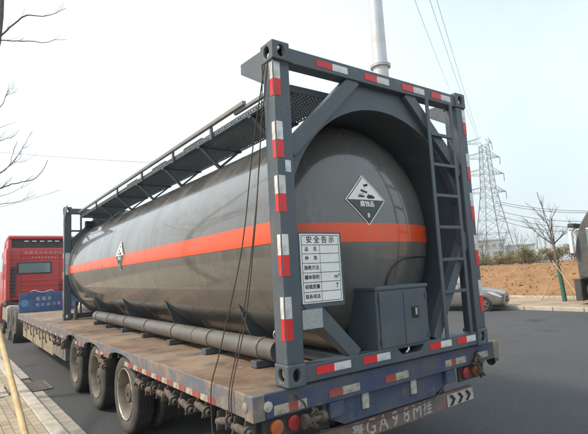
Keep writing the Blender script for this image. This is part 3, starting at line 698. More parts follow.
# rope hook wire hanging at the rear
m = MB(); m.tube([(.30, .02, TZ+.02), (.36, -.03, TZ-.06), (.42, -.02, TZ-.12), (.46, 0, TZ-.2)], .007, 6); m.build('hook_wire', 'rusty', tr, smooth=True)
def knot(cx, cz, n, seed):
    r = random.Random(seed); pts = [(cx+r.uniform(-.07, .07), -.035+r.uniform(-.02, .015), cz+r.uniform(-.09, .09)) for _ in range(n)]
    m = MB(); sm = []
    for a, b in zip(pts[:-1], pts[1:]):
        for t in (0, .33, .66): sm.append(tuple(a[i]*(1-t)+b[i]*t+r.uniform(-.008, .008) for i in range(3)))
    m.tube(sm, .012, 6); m.build('lashing_knot', 'rusty', tr, smooth=True)
knot(.52, TZ-.24, 12, 3); knot(2.52, TZ-.12, 10, 4); knot(2.60, TZ-.24, 8, 5)
m = MB(); m.lathe([(-.1, .001), (-.1, .05), (-.06, .05), (-.06, .03), (.06, .03), (.06, .045), (.1, .045), (.1, .001)], (.50, -.02, TZ-.245), ax=(1, 0, 0), n=16); m.build('rear_winch', 'rusty', tr, smooth=40)
m = MB(); m.tube([(.62+.0*t, .03, TZ-.32-.0*t) if False else (.6+t*1.62, .055-.03*math.sin(PI*t), TZ-.375-.04*math.sin(PI*t)+.16*max(0, t-.85)/.15*.8) for t in np.linspace(0, 1, 24)], .006, 6); m.build('hanging_cable', 'rusty', tr, smooth=True)
m = MB(); m.lathe([(0, .05), (.03, .045), (.06, .02), (.12, .02), (.12, .001)], (2.90, .04, TZ-.20), ax=(1, 0, 0), n=14); m.build('side_winch', 'rusty', tr, smooth=40)
tr.location = TP; tr.rotation_euler.z = R(.8)

# ropes hanging from the container's top corner to the trailer's edge
def rope(pts, label, r=.0048):
    m = MB(); P = [V(p) for p in pts]; out = []
    for i in range(len(P)-1):
        for t in np.linspace(0, 1, 10, endpoint=False):
            p0, p1, p2, p3 = P[max(i-1, 0)], P[i], P[i+1], P[min(i+2, len(P)-1)]
            out.append(.5*((2*p1)+(p2-p0)*t+(2*p0-5*p1+4*p2-p3)*t*t+(3*p1-p0-3*p2+p3)*t**3))
    out.append(P[-1]); m.tube(out, r, 6); return tag(m.build('lashing_rope', 'rope', None, smooth=True), label, 'rope')
rope([C(-.012, .05, H-.165), C(-.03, .16, 1.9), C(-.08, .22, 1.2), C(-.16, .28, .5), C(-.285, .30, .012), C(-.292, .30, -.20)], 'dark rope hung straight from the top corner of the container to the trailer edge')
rope([C(-.012, .09, H-.165), C(-.06, .24, 1.8), C(-.12, .38, 1.0), C(-.24, .56, .25), C(-.293, .62, -.01), C(-.30, .62, -.26), C(-.32, .55, -.40), C(-.30, .50, -.44)], 'thin rope slanting away from the container post to a winch, its loose end dangling')
rope([C(-.014, -.012, H-.16), C(.08, -.014, H-.165), C(.172, -.012, H-.17)], 'short rope tied round the foot of the top corner casting', .009)
rope([C(-.008, .13, H-.165), C(-.035, .19, 1.7), C(-.10, .255, 1.0), C(-.19, .315, .4), C(-.286, .335, .008), C(-.293, .335, -.18)], 'twin rope running close beside the straight rope to the trailer edge', .004)
# tarpaulin roll and small black stand on the deck
tp = thing('tarpaulin_bundle', 'pale rolled tarpaulin lying on the deck behind the front frame', 'tarpaulin', (.75, 9.9, DECK))
for (x0, x1, yy, rr) in ((.35, 1.3, 9.75, .19), (.5, 1.5, 10.12, .17)):
    m = MB(); pr = [(t*(x1-x0), rr*(1-abs(2*t-1)**6)**.5*(1+.10*math.sin(17*t+yy))+.001) for t in np.linspace(0, 1, 22)]
    m.lathe(pr, (x0, yy, DECK+rr*.93), ax=(1, .06, 0), n=22); m.build('roll', 'tarp', tp, smooth=True)
SX, SY = 2.55, .78
sb = thing('steel_stand', 'small black steel stand with splayed feet on the deck behind the ladder', 'stand', (SX, SY, DECK))
for p, q in (((0, 0, .10), (0, 0, .36)), ((0, 0, .16), (-.09, .06, .005)), ((0, 0, .16), (.10, .03, .005)), ((0, 0, .16), (.0, -.11, .005))):
    m = MB(); m.tube([(SX+p[0], SY+p[1], DECK+p[2]), (SX+q[0], SY+q[1], DECK+q[2])], .008, 6); m.build('rod', 'black', sb)
m = MB(); m.tube([(1.95, .55, DECK+.02), (2.15, .42, DECK+.025), (2.4, .5, DECK+.02), (2.6, .42, DECK+.02)], .018, 6); tag(m.build('lashing_strap', 'black', None, smooth=True), 'black strap left lying on the deck beside the small stand', 'strap')

# ================================================================ red tractor unit
tk = thing('tractor_truck', 'red tractor truck hitched to the front of the trailer', 'truck', (0, 0, 0))
def kb_(name, a, b, m_, par=None, bev=.01): m = MB(); m.box(a, b); return m.build(name, m_, par or tk, bevel=bev)
# cab: side outline extruded; local y = 0 at the cab's back, +y forward
m = MB(); P = [(0, 1.28), (2.15, 1.05), (2.25, 1.3), (2.22, 2.0), (2.05, 2.75), (1.6, 3.2), (.35, 3.34), (0, 3.28)]
m.prism(P, lambda u, v, d: (d, u, v), -1.22, 1.22); cab = m.build('cab', 'truckred', tk, bevel=.06)
# roof spoiler standing over a dark gap, with a row of pale marker strips
m = MB(); P = [(-.02, 3.62), (-.02, 3.74), (.25, 3.79), (1.3, 3.66), (1.75, 3.25), (1.55, 3.22), (.4, 3.6)]
m.prism(P, lambda u, v, d: (d, u, v), -1.16, 1.16); sp = m.build('roof_spoiler', 'truckred', tk, bevel=.05)
kb_('roof_gap', (-1.05, .10, 3.30), (1.05, .5, 3.62), 'darkplastic', par=sp)
for sx in (-1, 1): kb_('spoiler_side', (sx*1.10-.06, -.01, 3.22), (sx*1.10+.06, .7, 3.60), 'truckred', par=sp, bev=.03)
for k in range(5): kb_('marker_strip', (-.62+k*.27, -.0, 3.52), (-.47+k*.27, .09, 3.56), 'white', par=sp, bev=.004)
# back wall
kb_('back_panel', (-1.12, -.035, 1.42), (1.12, -.001, 3.20), 'truckred', par=cab, bev=.03)
for z in (1.58, 1.80, 1.98, 2.98): kb_('pressed_rib', (-.72, -.055, z), (1.02, -.036, z+.05), 'truckred', par=cab, bev=.015)
wf = kb_('rear_window', (-.86, -.060, 2.26), (.34, -.036, 2.72), 'darkplastic', par=cab, bev=.04); 
kb_('pane', (-.80, -.066, 2.31), (.28, -.0605, 2.67), 'glass', par=wf, bev=.02)
for sx in (-1, 1): kb_('side_deflector', (sx*1.17-.07, -.30, 1.30), (sx*1.17+.07, -.002, 3.2), 'truckred', par=cab, bev=.03)
for z in np.arange(1.45, 2.55, .14): kb_('air_intake', (-1.10, -.16, z), (-.90, -.036, z+.12), 'darkplastic', par=cab, bev=.015)
m = MB(); CT = lambda u, v, d: (u, -.0375-d, v)
for k in range(8): pseudo_glyph(m, -.62+.17*k, 3.03, .13, CT, 51+k)
m.build('lettering', 'printpink', cab, kind='stuff')
m = MB()
for k in range(8): pseudo_glyph(m, -.38+.115*k, 2.86, .085, CT, 71+k)
m.build('lettering', 'printpink', cab, kind='stuff')
for x in (-.70, -.02, .66):
    m = MB(); m.tube([(x+.05*math.sin(t*26), -.13-.10*t*0-.05*math.cos(t*26), 1.95-t*.55) for t in np.linspace(0, 1, 60)], .014, 6); m.build('air_hose', 'darkplastic', cab, smooth=True) if x > .5 else None
for x in (-.73, .62): kb_('panel_gap', (x, -.0365, 1.45), (x+.014, -.0355, 3.15), 'black', par=cab, bev=0)
m = MB(); m.lathe([(0, .07), (1.5, .07), (1.62, .05), (1.62, .045)], (-.98, -.26, 1.25), ax=(0, 0, 1), n=16); m.build('exhaust_stack', 'darkplastic', tk, smooth=40) if False else None
kb_('roof_seam', (-1.1, -.0375, 2.80), (1.1, -.0355, 2.812), 'black', par=cab, bev=0)
kb_('warning_plate', (.78, -.062, 1.75), (1.0, -.037, 2.2), 'clamp', par=cab)
# air and light couplings, mudguards
m = MB(); m.tube([(-.5, -.1, 1.52), (-.3, -.2, 1.62), (0, -.15, 1.52), (.3, -.2, 1.6), (.5, -.1, 1.5)], .03, 8); m.build('air_line', 'alloy', tk, smooth=True)
kb_('coupling_shelf', (-.6, -.2, 1.40), (.6, -.04, 1.50), 'darkplastic')
for x in (-.42, .42): kb_('chassis_rail', (x-.05, -3.6, .62), (x+.05, 2.0, .9), 'under')
kb_('fifth_wheel', (-.45, -2.6, .90), (.45, -1.5, .985), 'under', bev=.03) if False else None
for sx in (-1, 1):
    x0, x1 = sorted((sx*1.23, sx*.72)); tnk = kb_('fuel_tank', (x0, -.55, .48), (x1, .95, 1.12), 'old_white' if sx < 0 else 'alloy', bev=.12)
    for yy in (-.3, .2, .7): kb_('tank_strap', (x0-.012, yy, .47), (x1+.012, yy+.06, 1.132), 'darkplastic', par=tnk, bev=.05)
    kb_('cab_step', (sx*1.24-.05, 1.2, .45), (sx*1.24+.05, 2.1, 1.1), 'truckred', bev=.03); kb_('lower_skirt', (sx*1.10-.10, -.02, 1.12), (sx*1.10+.10, 1.2, 1.30), 'darkplastic', bev=.02)
    d = kb_('door', (sx*1.225-.012, .75, 1.32), (sx*1.225+.012, 1.95, 2.35), 'truckred', par=cab, bev=.02); kb_('side_window', (sx*1.222-.012, .9, 2.40), (sx*1.222+.012, 1.85, 2.95), 'glass', par=cab, bev=.02)
    mi = kb_('mirror', (sx*1.42-.10, 1.95, 2.1), (sx*1.42+.10, 2.05, 2.75), 'darkplastic', par=cab, bev=.03)
    for yy in (-1.30, -2.65):
        m = MB(); m.lathe([(-.28, .60), (-.28, .62), (.28, .62), (.28, .60)], (sx*.98, yy, .52), ax=(1, 0, 0), n=20, a0=R(20) if True else 0, a1=R(160), closed=True); m.build('mudguard', 'beige' if yy > -2 else 'darkplastic', tk)
kb_('windscreen', (-1.0, 2.16, 1.95), (1.0, 2.235, 2.7), 'glass', par=cab); kb_('front_bumper', (-1.22, 2.05, .35), (1.22, 2.3, .98), 'truckred', bev=.05)
def twheel(x, yy, sx, w_=.28, rr=.52):
    e = bpy.data.objects.new('wheel', None); COL.objects.link(e); e.parent = tk; e.location = (x, yy, rr); e.empty_display_size = .1
    m = MB(); m.lathe([(w_/2-.03, .30), (w_/2, .36), (w_/2, .45), (w_/2-.03, rr), (-w_/2+.03, rr), (-w_/2, .45), (-w_/2, .36), (-w_/2+.03, .30)], (x, yy, rr), ax=(sx, 0, 0), n=40); m.build('tyre', 'tyreside', e, smooth=35)
    m = MB(); m.lathe([(w_/2-.03, .30), (w_/2-.02, .285), (w_/2-.12, .26), (w_/2-.12, .12), (w_/2-.03, .10), (w_/2-.03, .001)], (x, yy, rr), ax=(sx, 0, 0), n=32); m.build('rim', 'rim', e, smooth=35)
for sx in (-1, 1):
    twheel(sx*1.06, 1.35, sx)
    for yy in (-1.30, -2.65):
        twheel(sx*1.08, yy, sx); twheel(sx*.74, yy, sx)
tk.location = (.66, 18.0, 0); tk.rotation_euler.z = R(1.6)

# ================================================================ silver car at the far kerb
car = thing('parked_car', 'silver saloon car parked at the far kerb, nose towards the leafless staked tree', 'car', (0, 0, 0))
# sections along the length (local y: nose at 0, tail at -4.5 -> +y here); each: y, half width, sill, belt, roof, roof half width
SEC = [(0, .62, .24, .60, .66, .52), (.05, .74, .19, .66, .74, .64), (.30, .83, .18, .72, .83, .72), (.85, .87, .17, .78, .92, .75), (1.35, .87, .17, .84, .98, .72), (1.6, .875, .17, .88, 1.12, .66), (2.15, .88, .17, .90, 1.40, .58), (2.9, .88, .17, .92, 1.45, .57), (3.5, .87, .17, .94, 1.33, .58), (3.95, .86, .18, .94, 1.08, .64), (4.3, .82, .24, .90, .98, .66), (4.5, .72, .32, .80, .88, .60)]
def ring(t):
    y, hw, s0, b, rf, rw = t
    half = [(hw*.90, s0), (hw*.99, s0+.10), (hw, (s0+b)/2), (hw*.97, b), (rw+(hw*.97-rw)*.25, b+(rf-b)*.72), (rw*.8, rf-.02), (rw*.4, rf)]
    return [(x, y, z) for x, z in half]+[(-x, y, z) for x, z in half[::-1]]
m = MB(); n = 14; vs = []
for t in SEC: vs += ring(t)
fs = [(i*n+k, i*n+(k+1) % n, (i+1)*n+(k+1) % n, (i+1)*n+k) for i in range(len(SEC)-1) for k in range(n)]+[tuple(range(n)), tuple((len(SEC)-1)*n+k for k in range(n))]
m.add(vs, fs); body = m.build('body', 'silver', car, smooth=True); ss = body.modifiers.new('smooth', 'SUBSURF'); ss.levels = ss.render_levels = 2
for sx in (-1, 1):
    m = MB(); P = [(1.72, .93), (2.2, 1.33), (2.9, 1.38), (3.4, 1.28), (3.72, .98)]
    m.prism(P, lambda u, v, d: (sx*(.855-(v-.92)*.55+d), u, v), -.05, .006); m.build('side_window', 'glass', car, smooth=40)
    m = MB(); m.prism([(.06, .56), (.40, .77), (.60, .79), (.48, .68), (.16, .56)], lambda u, v, d: (sx*(.68+u*.33+d), u-.02, v), -.1, .025); m.build('headlight', 'headlight', car, bevel=.01)
    m = MB(); m.prism([(1.3, .22), (1.3, .26), (3.1, .26), (3.1, .22)], lambda u, v, d: (sx*(.86+d), u, v), -.02, .015); m.build('sill', 'darkplastic', car)
    m = MB(); m.prism([(1.55, .93), (1.7, .93), (1.68, 1.05), (1.56, 1.04)], lambda u, v, d: (sx*(.88+d), u, v), .02, .16); m.build('mirror', 'silver', car, bevel=.02)
    m = MB(); m.prism([(4.1, .75), (4.42, .72), (4.40, .86), (4.12, .90)], lambda u, v, d: (sx*(.80-(u-4.1)*.3+d), u, v), -.05, .02); m.build('tail_lamp', 'redlens', car)
    for yy in (.80, 3.55):
        e = bpy.data.objects.new('wheel', None); COL.objects.link(e); e.parent = car; e.location = (sx*.80, yy, .31); e.empty_display_size = .1
        m = MB(); m.lathe([(.075, .20), (.10, .24), (.10, .29), (.08, .31), (-.10, .31), (-.10, .2)], (sx*.80, yy, .31), ax=(sx, 0, 0), n=32); m.build('tyre', 'tyre', e, smooth=35)
        m = MB(); m.lathe([(.08, .205), (.07, .195), (.03, .18), (.03, .001)], (sx*.80, yy, .31), ax=(sx, 0, 0), n=32); m.build('rim', 'darkplastic', e, smooth=35)
        for k in range(7):
            a = 2*PI*k/7; m = MB(); c = (sx*.87, yy, .31); m.bar(c, (sx*.872, yy+.185*math.cos(a), .31+.185*math.sin(a)), .035, .02, up=(1, 0, 0)); m.build('spoke', 'alloy', e)
        m = MB(); m.lathe([(-.03, .36), (.012, .355), (.012, .33), (-.03, .33)], (sx*.865, yy, .31), ax=(sx, 0, 0), n=24, a0=R(0), a1=R(180), closed=True); m.build('wheel_arch', 'darkplastic', e)
m = MB(); m.box((-.40, -.012, .33), (.40, .10, .44)); m.build('lower_grille', 'black', car, bevel=.02)
m = MB(); m.box((-.22, -.022, .46), (.22, .03, .56)); m.build('number_plate', 'headblue', car, bevel=.004)
m = MB(); m.prism([(1.45, .92), (2.12, 1.37), (2.16, 1.39), (1.5, .94)], lambda u, v, d: (d, u-.02, v+.02), -.62, .62); m.build('windscreen', 'glass', car)
cth = R(21); cw = (13.85, 7.46)       # camera-side front wheel on the road
car.location = (cw[0]-(-.72*math.cos(cth)-.72*math.sin(cth)), cw[1]-(-.72*math.sin(cth)+.72*math.cos(cth)), 0); car.rotation_euler.z = cth; car.scale = (.9, .9, .9)

# ================================================================ dark truck at the right edge
t2 = thing('parked_truck', 'dark brown and grey truck parked beyond the far kerb beside the dirt bank', 'truck', (0, 0, 0))
def qb(name, a, b, m_, par=None, bev=.03): m = MB(); m.box(a, b); return m.build(name, m_, par or t2, bevel=bev)
m = MB(); P = [(0, .95), (-.02, 1.9), (.04, 2.3), (.22, 2.85), (.5, 3.28), (.9, 3.5), (2.1, 3.55), (2.1, .95)]
m.prism(P, lambda u, v, d: (d, -u, v), 0, 2.4); cb2 = m.build('cab', 'olive', t2, bevel=.07)
qb('side_window', (-.012, -1.45, 1.98), (.02, -.42, 2.72), 'glass', par=cb2); qb('door', (-.014, -1.5, 1.0), (.02, -.40, 1.90), 'olive', par=cb2, bev=.015)
qb('windscreen', (.25, -.09, 2.0), (2.15, .03, 2.7), 'glass', par=cb2)
qb('sun_visor', (.1, .0, 2.80), (2.3, .22, 2.95), 'darkplastic', par=cb2)
mi = qb('mirror', (-.30, -.05, 1.85), (-.12, .07, 2.65), 'white', par=cb2); m = MB(); m.tube([(-.2, 0, 2.6), (-.05, -.1, 2.75), (.05, -.15, 2.75)], .02, 6); m.build('mirror_arm', 'darkplastic', mi)
qb('front_bumper', (0, -.05, .14), (2.4, .18, .93), 'darkplastic'); qb('step', (-.03, -1.5, .45), (.25, -.95, .93), 'darkplastic'); qb('side_panel', (-.01, -2.05, 1.02), (.02, -1.56, 1.88), 'beige', par=cb2, bev=.02)
qb('cargo_box', (-.02, -9.5, 1.15), (2.42, -2.4, 3.4), 'olive'); qb('chassis', (.6, -9.4, .6), (1.8, -.1, .94), 'under')
for x in (.16, 2.24):
    for yy in (-.70, -6.4, -7.75):
        e = bpy.data.objects.new('wheel', None); COL.objects.link(e); e.parent = t2; e.location = (x, yy, .5); sx = -1 if x < 1 else 1
        m = MB(); m.lathe([(.12, .29), (.15, .36), (.15, .44), (.12, .5), (-.12, .5), (-.15, .44), (-.12, .29)], (x, yy, .5), ax=(sx, 0, 0), n=32); m.build('tyre', 'tyre', e, smooth=35)
        m = MB(); m.lathe([(.12, .29), (.04, .26), (.04, .12), (.1, .1), (.1, .001)], (x, yy, .5), ax=(sx, 0, 0), n=28); m.build('rim', 'rim', e, smooth=35)
t2.location = (16.25, 5.10, .10); t2.rotation_euler.z = R(1.8)

# ================================================================ bare trees
def limb(m, p, d, ln_, r, depth, rr, mins, up=.25, spread=.6, seg=5):
    """recursive tapered limbs into mesh builder m"""
    pts = [V(p)]; d = V(d)/np.linalg.norm(d); rs = [r]
    for k in range(seg):
        d = d+V([rr.uniform(-.16, .16) for _ in range(3)])+V((0, 0, up*.12)); d /= np.linalg.norm(d)
        pts.append(pts[-1]+d*ln_/seg); rs.append(r*(1-.62*(k+1)/seg))
    m.tube(pts, rs, 5 if r < .02 else 7)
    if depth <= 0: return
    nb = rr.choice((2, 3, 3))
    for b in range(nb+1):
        i = rr.randint(2, seg) if b else seg
        a = V([rr.uniform(-1, 1) for _ in range(3)]); a -= d*a.dot(d); a /= np.linalg.norm(a)+1e-9
        nd = d+a*rr.uniform(spread*.6, spread*1.3)
        limb(m, pts[i], nd, ln_*rr.uniform(.55, .8), max(mins, rs[i]*rr.uniform(.55, .75)), depth-1, rr, mins, up, spread, seg)
def stake(a, b, label, group=None, r=.028):
    m = MB(); m.tube([a, b], [r, r*.85], 10); o = m.build('tree_stake', 'wood', None, smooth=40); return tag(o, label, 'stake', group)
# the staked tree across the road
TX, TY = 17.55, 6.28; TB = .105
t3 = thing('staked_tree', 'leafless young street tree with green wrapped trunk and crossed stakes by the dirt bank', 'tree', (TX, TY, TB))
rr = random.Random(5)
tpts = [(TX, TY, TB), (TX, TY+.05, TB+.8), (TX-.02, TY+.12, TB+1.6), (TX-.03, TY+.17, TB+2.25)]
m = MB(); m.tube(tpts, [.072, .064, .058, .052], 12); m.build('trunk', 'bark', t3, smooth=True)
m = MB(); m.tube([(TX, TY, TB+.02), (TX, TY+.05, TB+.8), (TX-.012, TY+.09, TB+1.25)], [.086, .078, .074], 14); m.build('trunk_wrap', 'wrap', t3, smooth=40)
m = MB(); T0 = tpts[-1]
limb(m, T0, (-.05, .05, 1), 1.0, .045, 2, rr, .010, .3, .35)
for a in ((-.5, .75, .9), (.35, -.65, .75), (.1, .45, 1.2), (-.2, -.35, 1.1)):
    limb(m, T0, a, rr.uniform(.65, .85), .030, 2, rr, .009, .25, .38)
m.build('crown', 'twig', t3, kind='stuff')
for (dx, dy, lab) in ((.15, 1.0, 'pale wooden stake propping the leafless tree on the car side'), (-.25, -.75, 'pale wooden stake propping the leafless tree on the dark truck side'), (.8, .3, 'pale wooden stake behind the leafless tree, against the dirt bank')):
    stake((TX+dx, TY+dy, TB), (TX-.05-dx*.10, TY+.13-dy*.22, TB+1.62), lab, r=.022)
# the tree over the near pavement (its trunk stands beside the camera's view)
NX, NY, _z = rd(-.95, 6.4, .1)
t4 = thing('pavement_tree', 'leafless tree growing from the brick pavement, thin branches reaching over the road', 'tree', (NX, NY, .1))
rr = random.Random(11)
def P3(px, py, y): return tuple(at(px, py, 1, y))
top = V(P3(2, -12, 6.9)); fork = V((NX-.05, NY+.05, 2.6))
TRK = [V(q) for q in (fork, fork*.5+top*.5+V((-.15, 0, 0)), P3(-2, 42, 6.8))]
m = MB(); m.tube([(NX, NY, .10), (NX-.02, NY+.02, 1.3), tuple(fork), tuple(fork*.5+top*.5+V((-.15, 0, 0))), tuple(P3(-2, 42, 6.8)), tuple(P3(1, 16, 6.85)), tuple(top), tuple(top+V((.05, .1, 1.4)))], [.085, .075, .07, .06, .05, .046, .042, .01], 10); m.build('trunk', 'bark', t4, smooth=True)
m = MB()
def branch(pts, r0, r1):
    P = [V(p) for p in pts]; out = []
    if pts[0][2] < TRK[-1][2]-.3:                    # join the branch to the trunk a little below its first point
        zt = pts[0][2]-.35; j = 0 if zt < TRK[1][2] else 1; t = min(1, max(0, (zt-TRK[j][2])/(TRK[j+1][2]-TRK[j][2]))); q = TRK[j]*(1-t)+TRK[j+1]*t
        if np.linalg.norm(q-P[0]) < 1.6 and r0 > .0065: P = [q, (q+P[0])/2+V((0, 0, .06))]+P
    for i in range(len(P)-1):
        p0, p1, p2, p3 = P[max(i-1, 0)], P[i], P[i+1], P[min(i+2, len(P)-1)]
        for t in (0, .25, .5, .75): out.append(.5*((2*p1)+(p2-p0)*t+(2*p0-5*p1+4*p2-p3)*t*t+(3*p1-p0-3*p2+p3)*t**3)+rng.normal(0, .004, 3))
    pts = out+[P[-1]]; n_ = len(pts)
    for k in range(max(2, len(P)-1)):
        i = rr.randint(2, n_-2); d = pts[i+1]-pts[i-1]; d = d/np.linalg.norm(d); e = V((rr.uniform(-.6, .6), rr.uniform(-.6, .6), rr.uniform(.2, 1))); e = d+e*.8; e /= np.linalg.norm(e); l = rr.uniform(.08, .26)
        m.tube([pts[i], pts[i]+e*l*.5+V((0, 0, .01)), pts[i]+e*l+V((0, 0, .035))], [.0038, .003, .0018], 5)
    m.tube(pts, [r0+(r1-r0)*i/(n_-1) for i in range(n_)], 6)
branch([P3(-2, 38, 6.8), P3(10, 27, 6.7), P3(25, 15.5, 6.6), P3(33, 15.5, 6.5), P3(43, 16, 6.4), P3(55, 13, 6.3), P3(66, 8, 6.2)], .017, .004)
branch([P3(-4, 40, 6.8), P3(18, 41, 6.7), P3(35, 41.5, 6.6), P3(44, 42.8, 6.5), P3(54, 40, 6.4), P3(67, 39.5, 6.3)], .011, .004)
branch([P3(-8, 118, 7), P3(3, 103, 7), P3(7, 95, 7), P3(18, 91.5, 7)], .012, .003); branch([P3(5, 98, 7), P3(10, 88, 7), P3(13, 84.5, 7)], .005, .002); branch([P3(5, 97, 7), P3(8, 93, 7), P3(16, 86, 7)], .005, .002)
branch([P3(-3, 142, 7.4), P3(5, 139, 7.4), P3(13, 136.5, 7.4), P3(19, 130.5, 7.4)], .010, .003)
branch([P3(-6, 176, 7.6), P3(2, 172, 7.6), P3(12, 163, 7.6), P3(20, 152, 7.6), P3(26, 142, 7.6), P3(32, 131.5, 7.6)], .014, .003)
branch([P3(10, 165, 7.6), P3(14, 150, 7.6), P3(17.5, 141.5, 7.6)], .006, .002); branch([P3(2, 172, 7.6), P3(14, 163, 7.7), P3(26, 161, 7.8), P3(38, 152, 7.8)], .007, .002)
branch([P3(-4, 190, 7.2), P3(8, 185.5, 7.2), P3(22, 182, 7.2), P3(34, 179, 7.2), P3(42, 171, 7.2), P3(48, 160, 7.2)], .015, .005)
branch([P3(-4, 197, 7.2), P3(10, 193, 7.2), P3(23, 187, 7.2)], .008, .003); branch([P3(-4, 205, 7.2), P3(15, 202.5, 7.2), P3(26, 199, 7.2), P3(36, 194.5, 7.2)], .010, .003); branch([P3(-2, 190, 7.3), P3(8, 183, 7.4), P3(12, 177, 7.4)], .007, .002)
branch([P3(14, 163, 7.7), P3(20, 158, 7.7), P3(22, 150, 7.7), P3(27, 147, 7.7)], .005, .002)
for k in range(6): limb(m, fork+V((0, 0, .25*k)), (rr.uniform(-1, -.2), rr.uniform(-.8, 1), .9), 1.4, .03, 2, rr, .006, .3, .5)
m.build('crown', 'twig', t4, kind='stuff')
st0 = at(34, 470, 2, .12); st1 = at(-14, 280, 1, NY-.12)
stake(tuple(st0), tuple(st1), 'pale wooden stake leaning across the brick pavement towards a tree', r=.036)

# ================================================================ shrubs and saplings on the bank
def shrub(u, vv, h, wd, m_, label, seed, n=900):
    z = mound_z(u, vv); b = V(rd(u, vv, z)); r = random.Random(seed); e = thing('shrub', label, 'shrub', tuple(b), 'shrubs along the top of the dirt bank')
    m = MB(); st = MB()
    cl = []
    for k in range(9):
        a = r.uniform(0, 2*PI); q = V((math.cos(a)*wd*r.uniform(.1, .8), math.sin(a)*wd*r.uniform(.1, .8), h*r.uniform(.30, .92))); cl.append((q, wd*r.uniform(.28, .5)))
        st.tube([b, b+q*V((.4, .4, .5)), b+q], [.025, .015, .005], 5)
    for k in range(n):
        q, rad = cl[k % len(cl)]; d = V([r.gauss(0, 1) for _ in range(3)]); d /= np.linalg.norm(d); p = b+q+d*rad*r.random()**.5*V((1, 1, .8))
        if p[2] < b[2]+.02: continue
        a = V([r.uniform(-1, 1) for _ in range(3)]); c = np.cross(a, d); c /= np.linalg.norm(c)+1e-9; a = np.cross(c, d+V((0, 0, .3))); a /= np.linalg.norm(a)+1e-9
        s = r.uniform(.035, .075); m.add([p-a*s, p+c*s*.45, p+a*s, p-c*s*.45], [(0, 1, 2, 3)])
    m.build('foliage', m_, e, kind='stuff', recalc=False); st.build('stems', 'twig', e, kind='stuff')
rr = random.Random(21); k = 0
for vv in np.arange(2.0, 26, .8):
    g = rr.random(); u = KU+13.0+rr.uniform(-1.5, 3.5); col_ = 'leaf' if g < .55 else 'dryleaf'
    if 4.5 < vv < 9: col_ = 'dryleaf' if g > .25 else 'leaf'
    shrub(u, vv+rr.uniform(-.4, .4), rr.uniform(.5, 1.0), rr.uniform(.7, 1.2), col_, 'low green shrub on top of the dirt bank' if col_ == 'leaf' else 'low brownish half-dry shrub on top of the dirt bank', 100+k); k += 1
for vv in np.arange(6, 40, 1.9):
    u = KU+20+rr.uniform(-2, 4); g = rr.random(); col_ = 'leaf' if g < .5 else 'dryleaf'
    shrub(u, vv, rr.uniform(.9, 1.9), rr.uniform(1., 1.7), col_, 'low green shrub on top of the dirt bank' if col_ == 'leaf' else 'low brownish half-dry shrub on top of the dirt bank', 300+k, 1100); k += 1
for k in range(16):
    u = KU+15+rr.uniform(0, 9); vv = rr.uniform(5, 34); b = rd(u, vv, mound_z(u, vv)); e = thing('sapling', 'thin leafless sapling rising among the shrubs on the dirt bank', 'sapling', b, 'saplings on the dirt bank')
    m = MB(); m.tube([b, (b[0]+.05, b[1]+.04, b[2]+.8)], [.03, .022], 6); m.build('trunk', 'twig', e)
    m = MB(); q = (b[0]+.05, b[1]+.04, b[2]+.78)
    for j in range(4): limb(m, q, (rr.uniform(-.5, .5), rr.uniform(-.5, .5), 1), rr.uniform(.7, 1.2), .016, 2, rr, .007, .3, .45, 4)
    m.build('crown', 'twig', e, kind='stuff')

# ================================================================ distant building, pylon, steel pole, wires
def az(px, py, d):                      # point at horizontal distance d along a line of sight
    q = pix(px, py); h = math.hypot(q.x, q.y); return CAM+q*(d/h)
bl = thing('far_building', 'grey flat-roofed building far off beyond the dirt bank', 'building', tuple(az(496, 250, 230))[:2]+(-.05,))
c0 = Vector(bl.location)
bd = Vector((c0.x-CAM.x, c0.y-CAM.y, 0)).normalized(); bs = Vector((bd.y, -bd.x, 0))
def bbox(name, s0, s1, d0, d1, z0, z1, m_, par):
    m = MB(); vs = [tuple(c0+bs*s+bd*d+Vector((0, 0, z))) for z in (z0, z1) for (s, d) in ((s0, d0), (s1, d0), (s1, d1), (s0, d1))]
    m.add(vs, [(0,3,2,1),(4,5,6,7),(0,1,5,4),(1,2,6,5),(2,3,7,6),(3,0,4,7)]); return m.build(name, m_, par)
wl_ = bbox('wall', -14, 4, 0, 14, 0, 11.5, 'farwall', bl); wl2 = bbox('wall', 4.02, 16, 2, 14, 0, 8.6, 'farwall', bl)
bbox('roof', -14.4, 4.4, -.4, 14.4, 11.52, 12.0, 'farwall', bl); bbox('roof', 4.42, 16.4, 1.6, 14.4, 8.62, 9.0, 'farwall', bl)
for i in range(3):
    for j in range(6): bbox('window', -12.6+j*2.8, -11+j*2.8, -.06, -.01, 1.6+i*3.3, 3.2+i*3.3, 'farglass', wl_)
for i in range(2):
    for j in range(4): bbox('window', 5.4+j*2.7, 6.9+j*2.7, 1.94, 1.99, 1.6+i*3.3, 3.2+i*3.3, 'farglass', wl2)
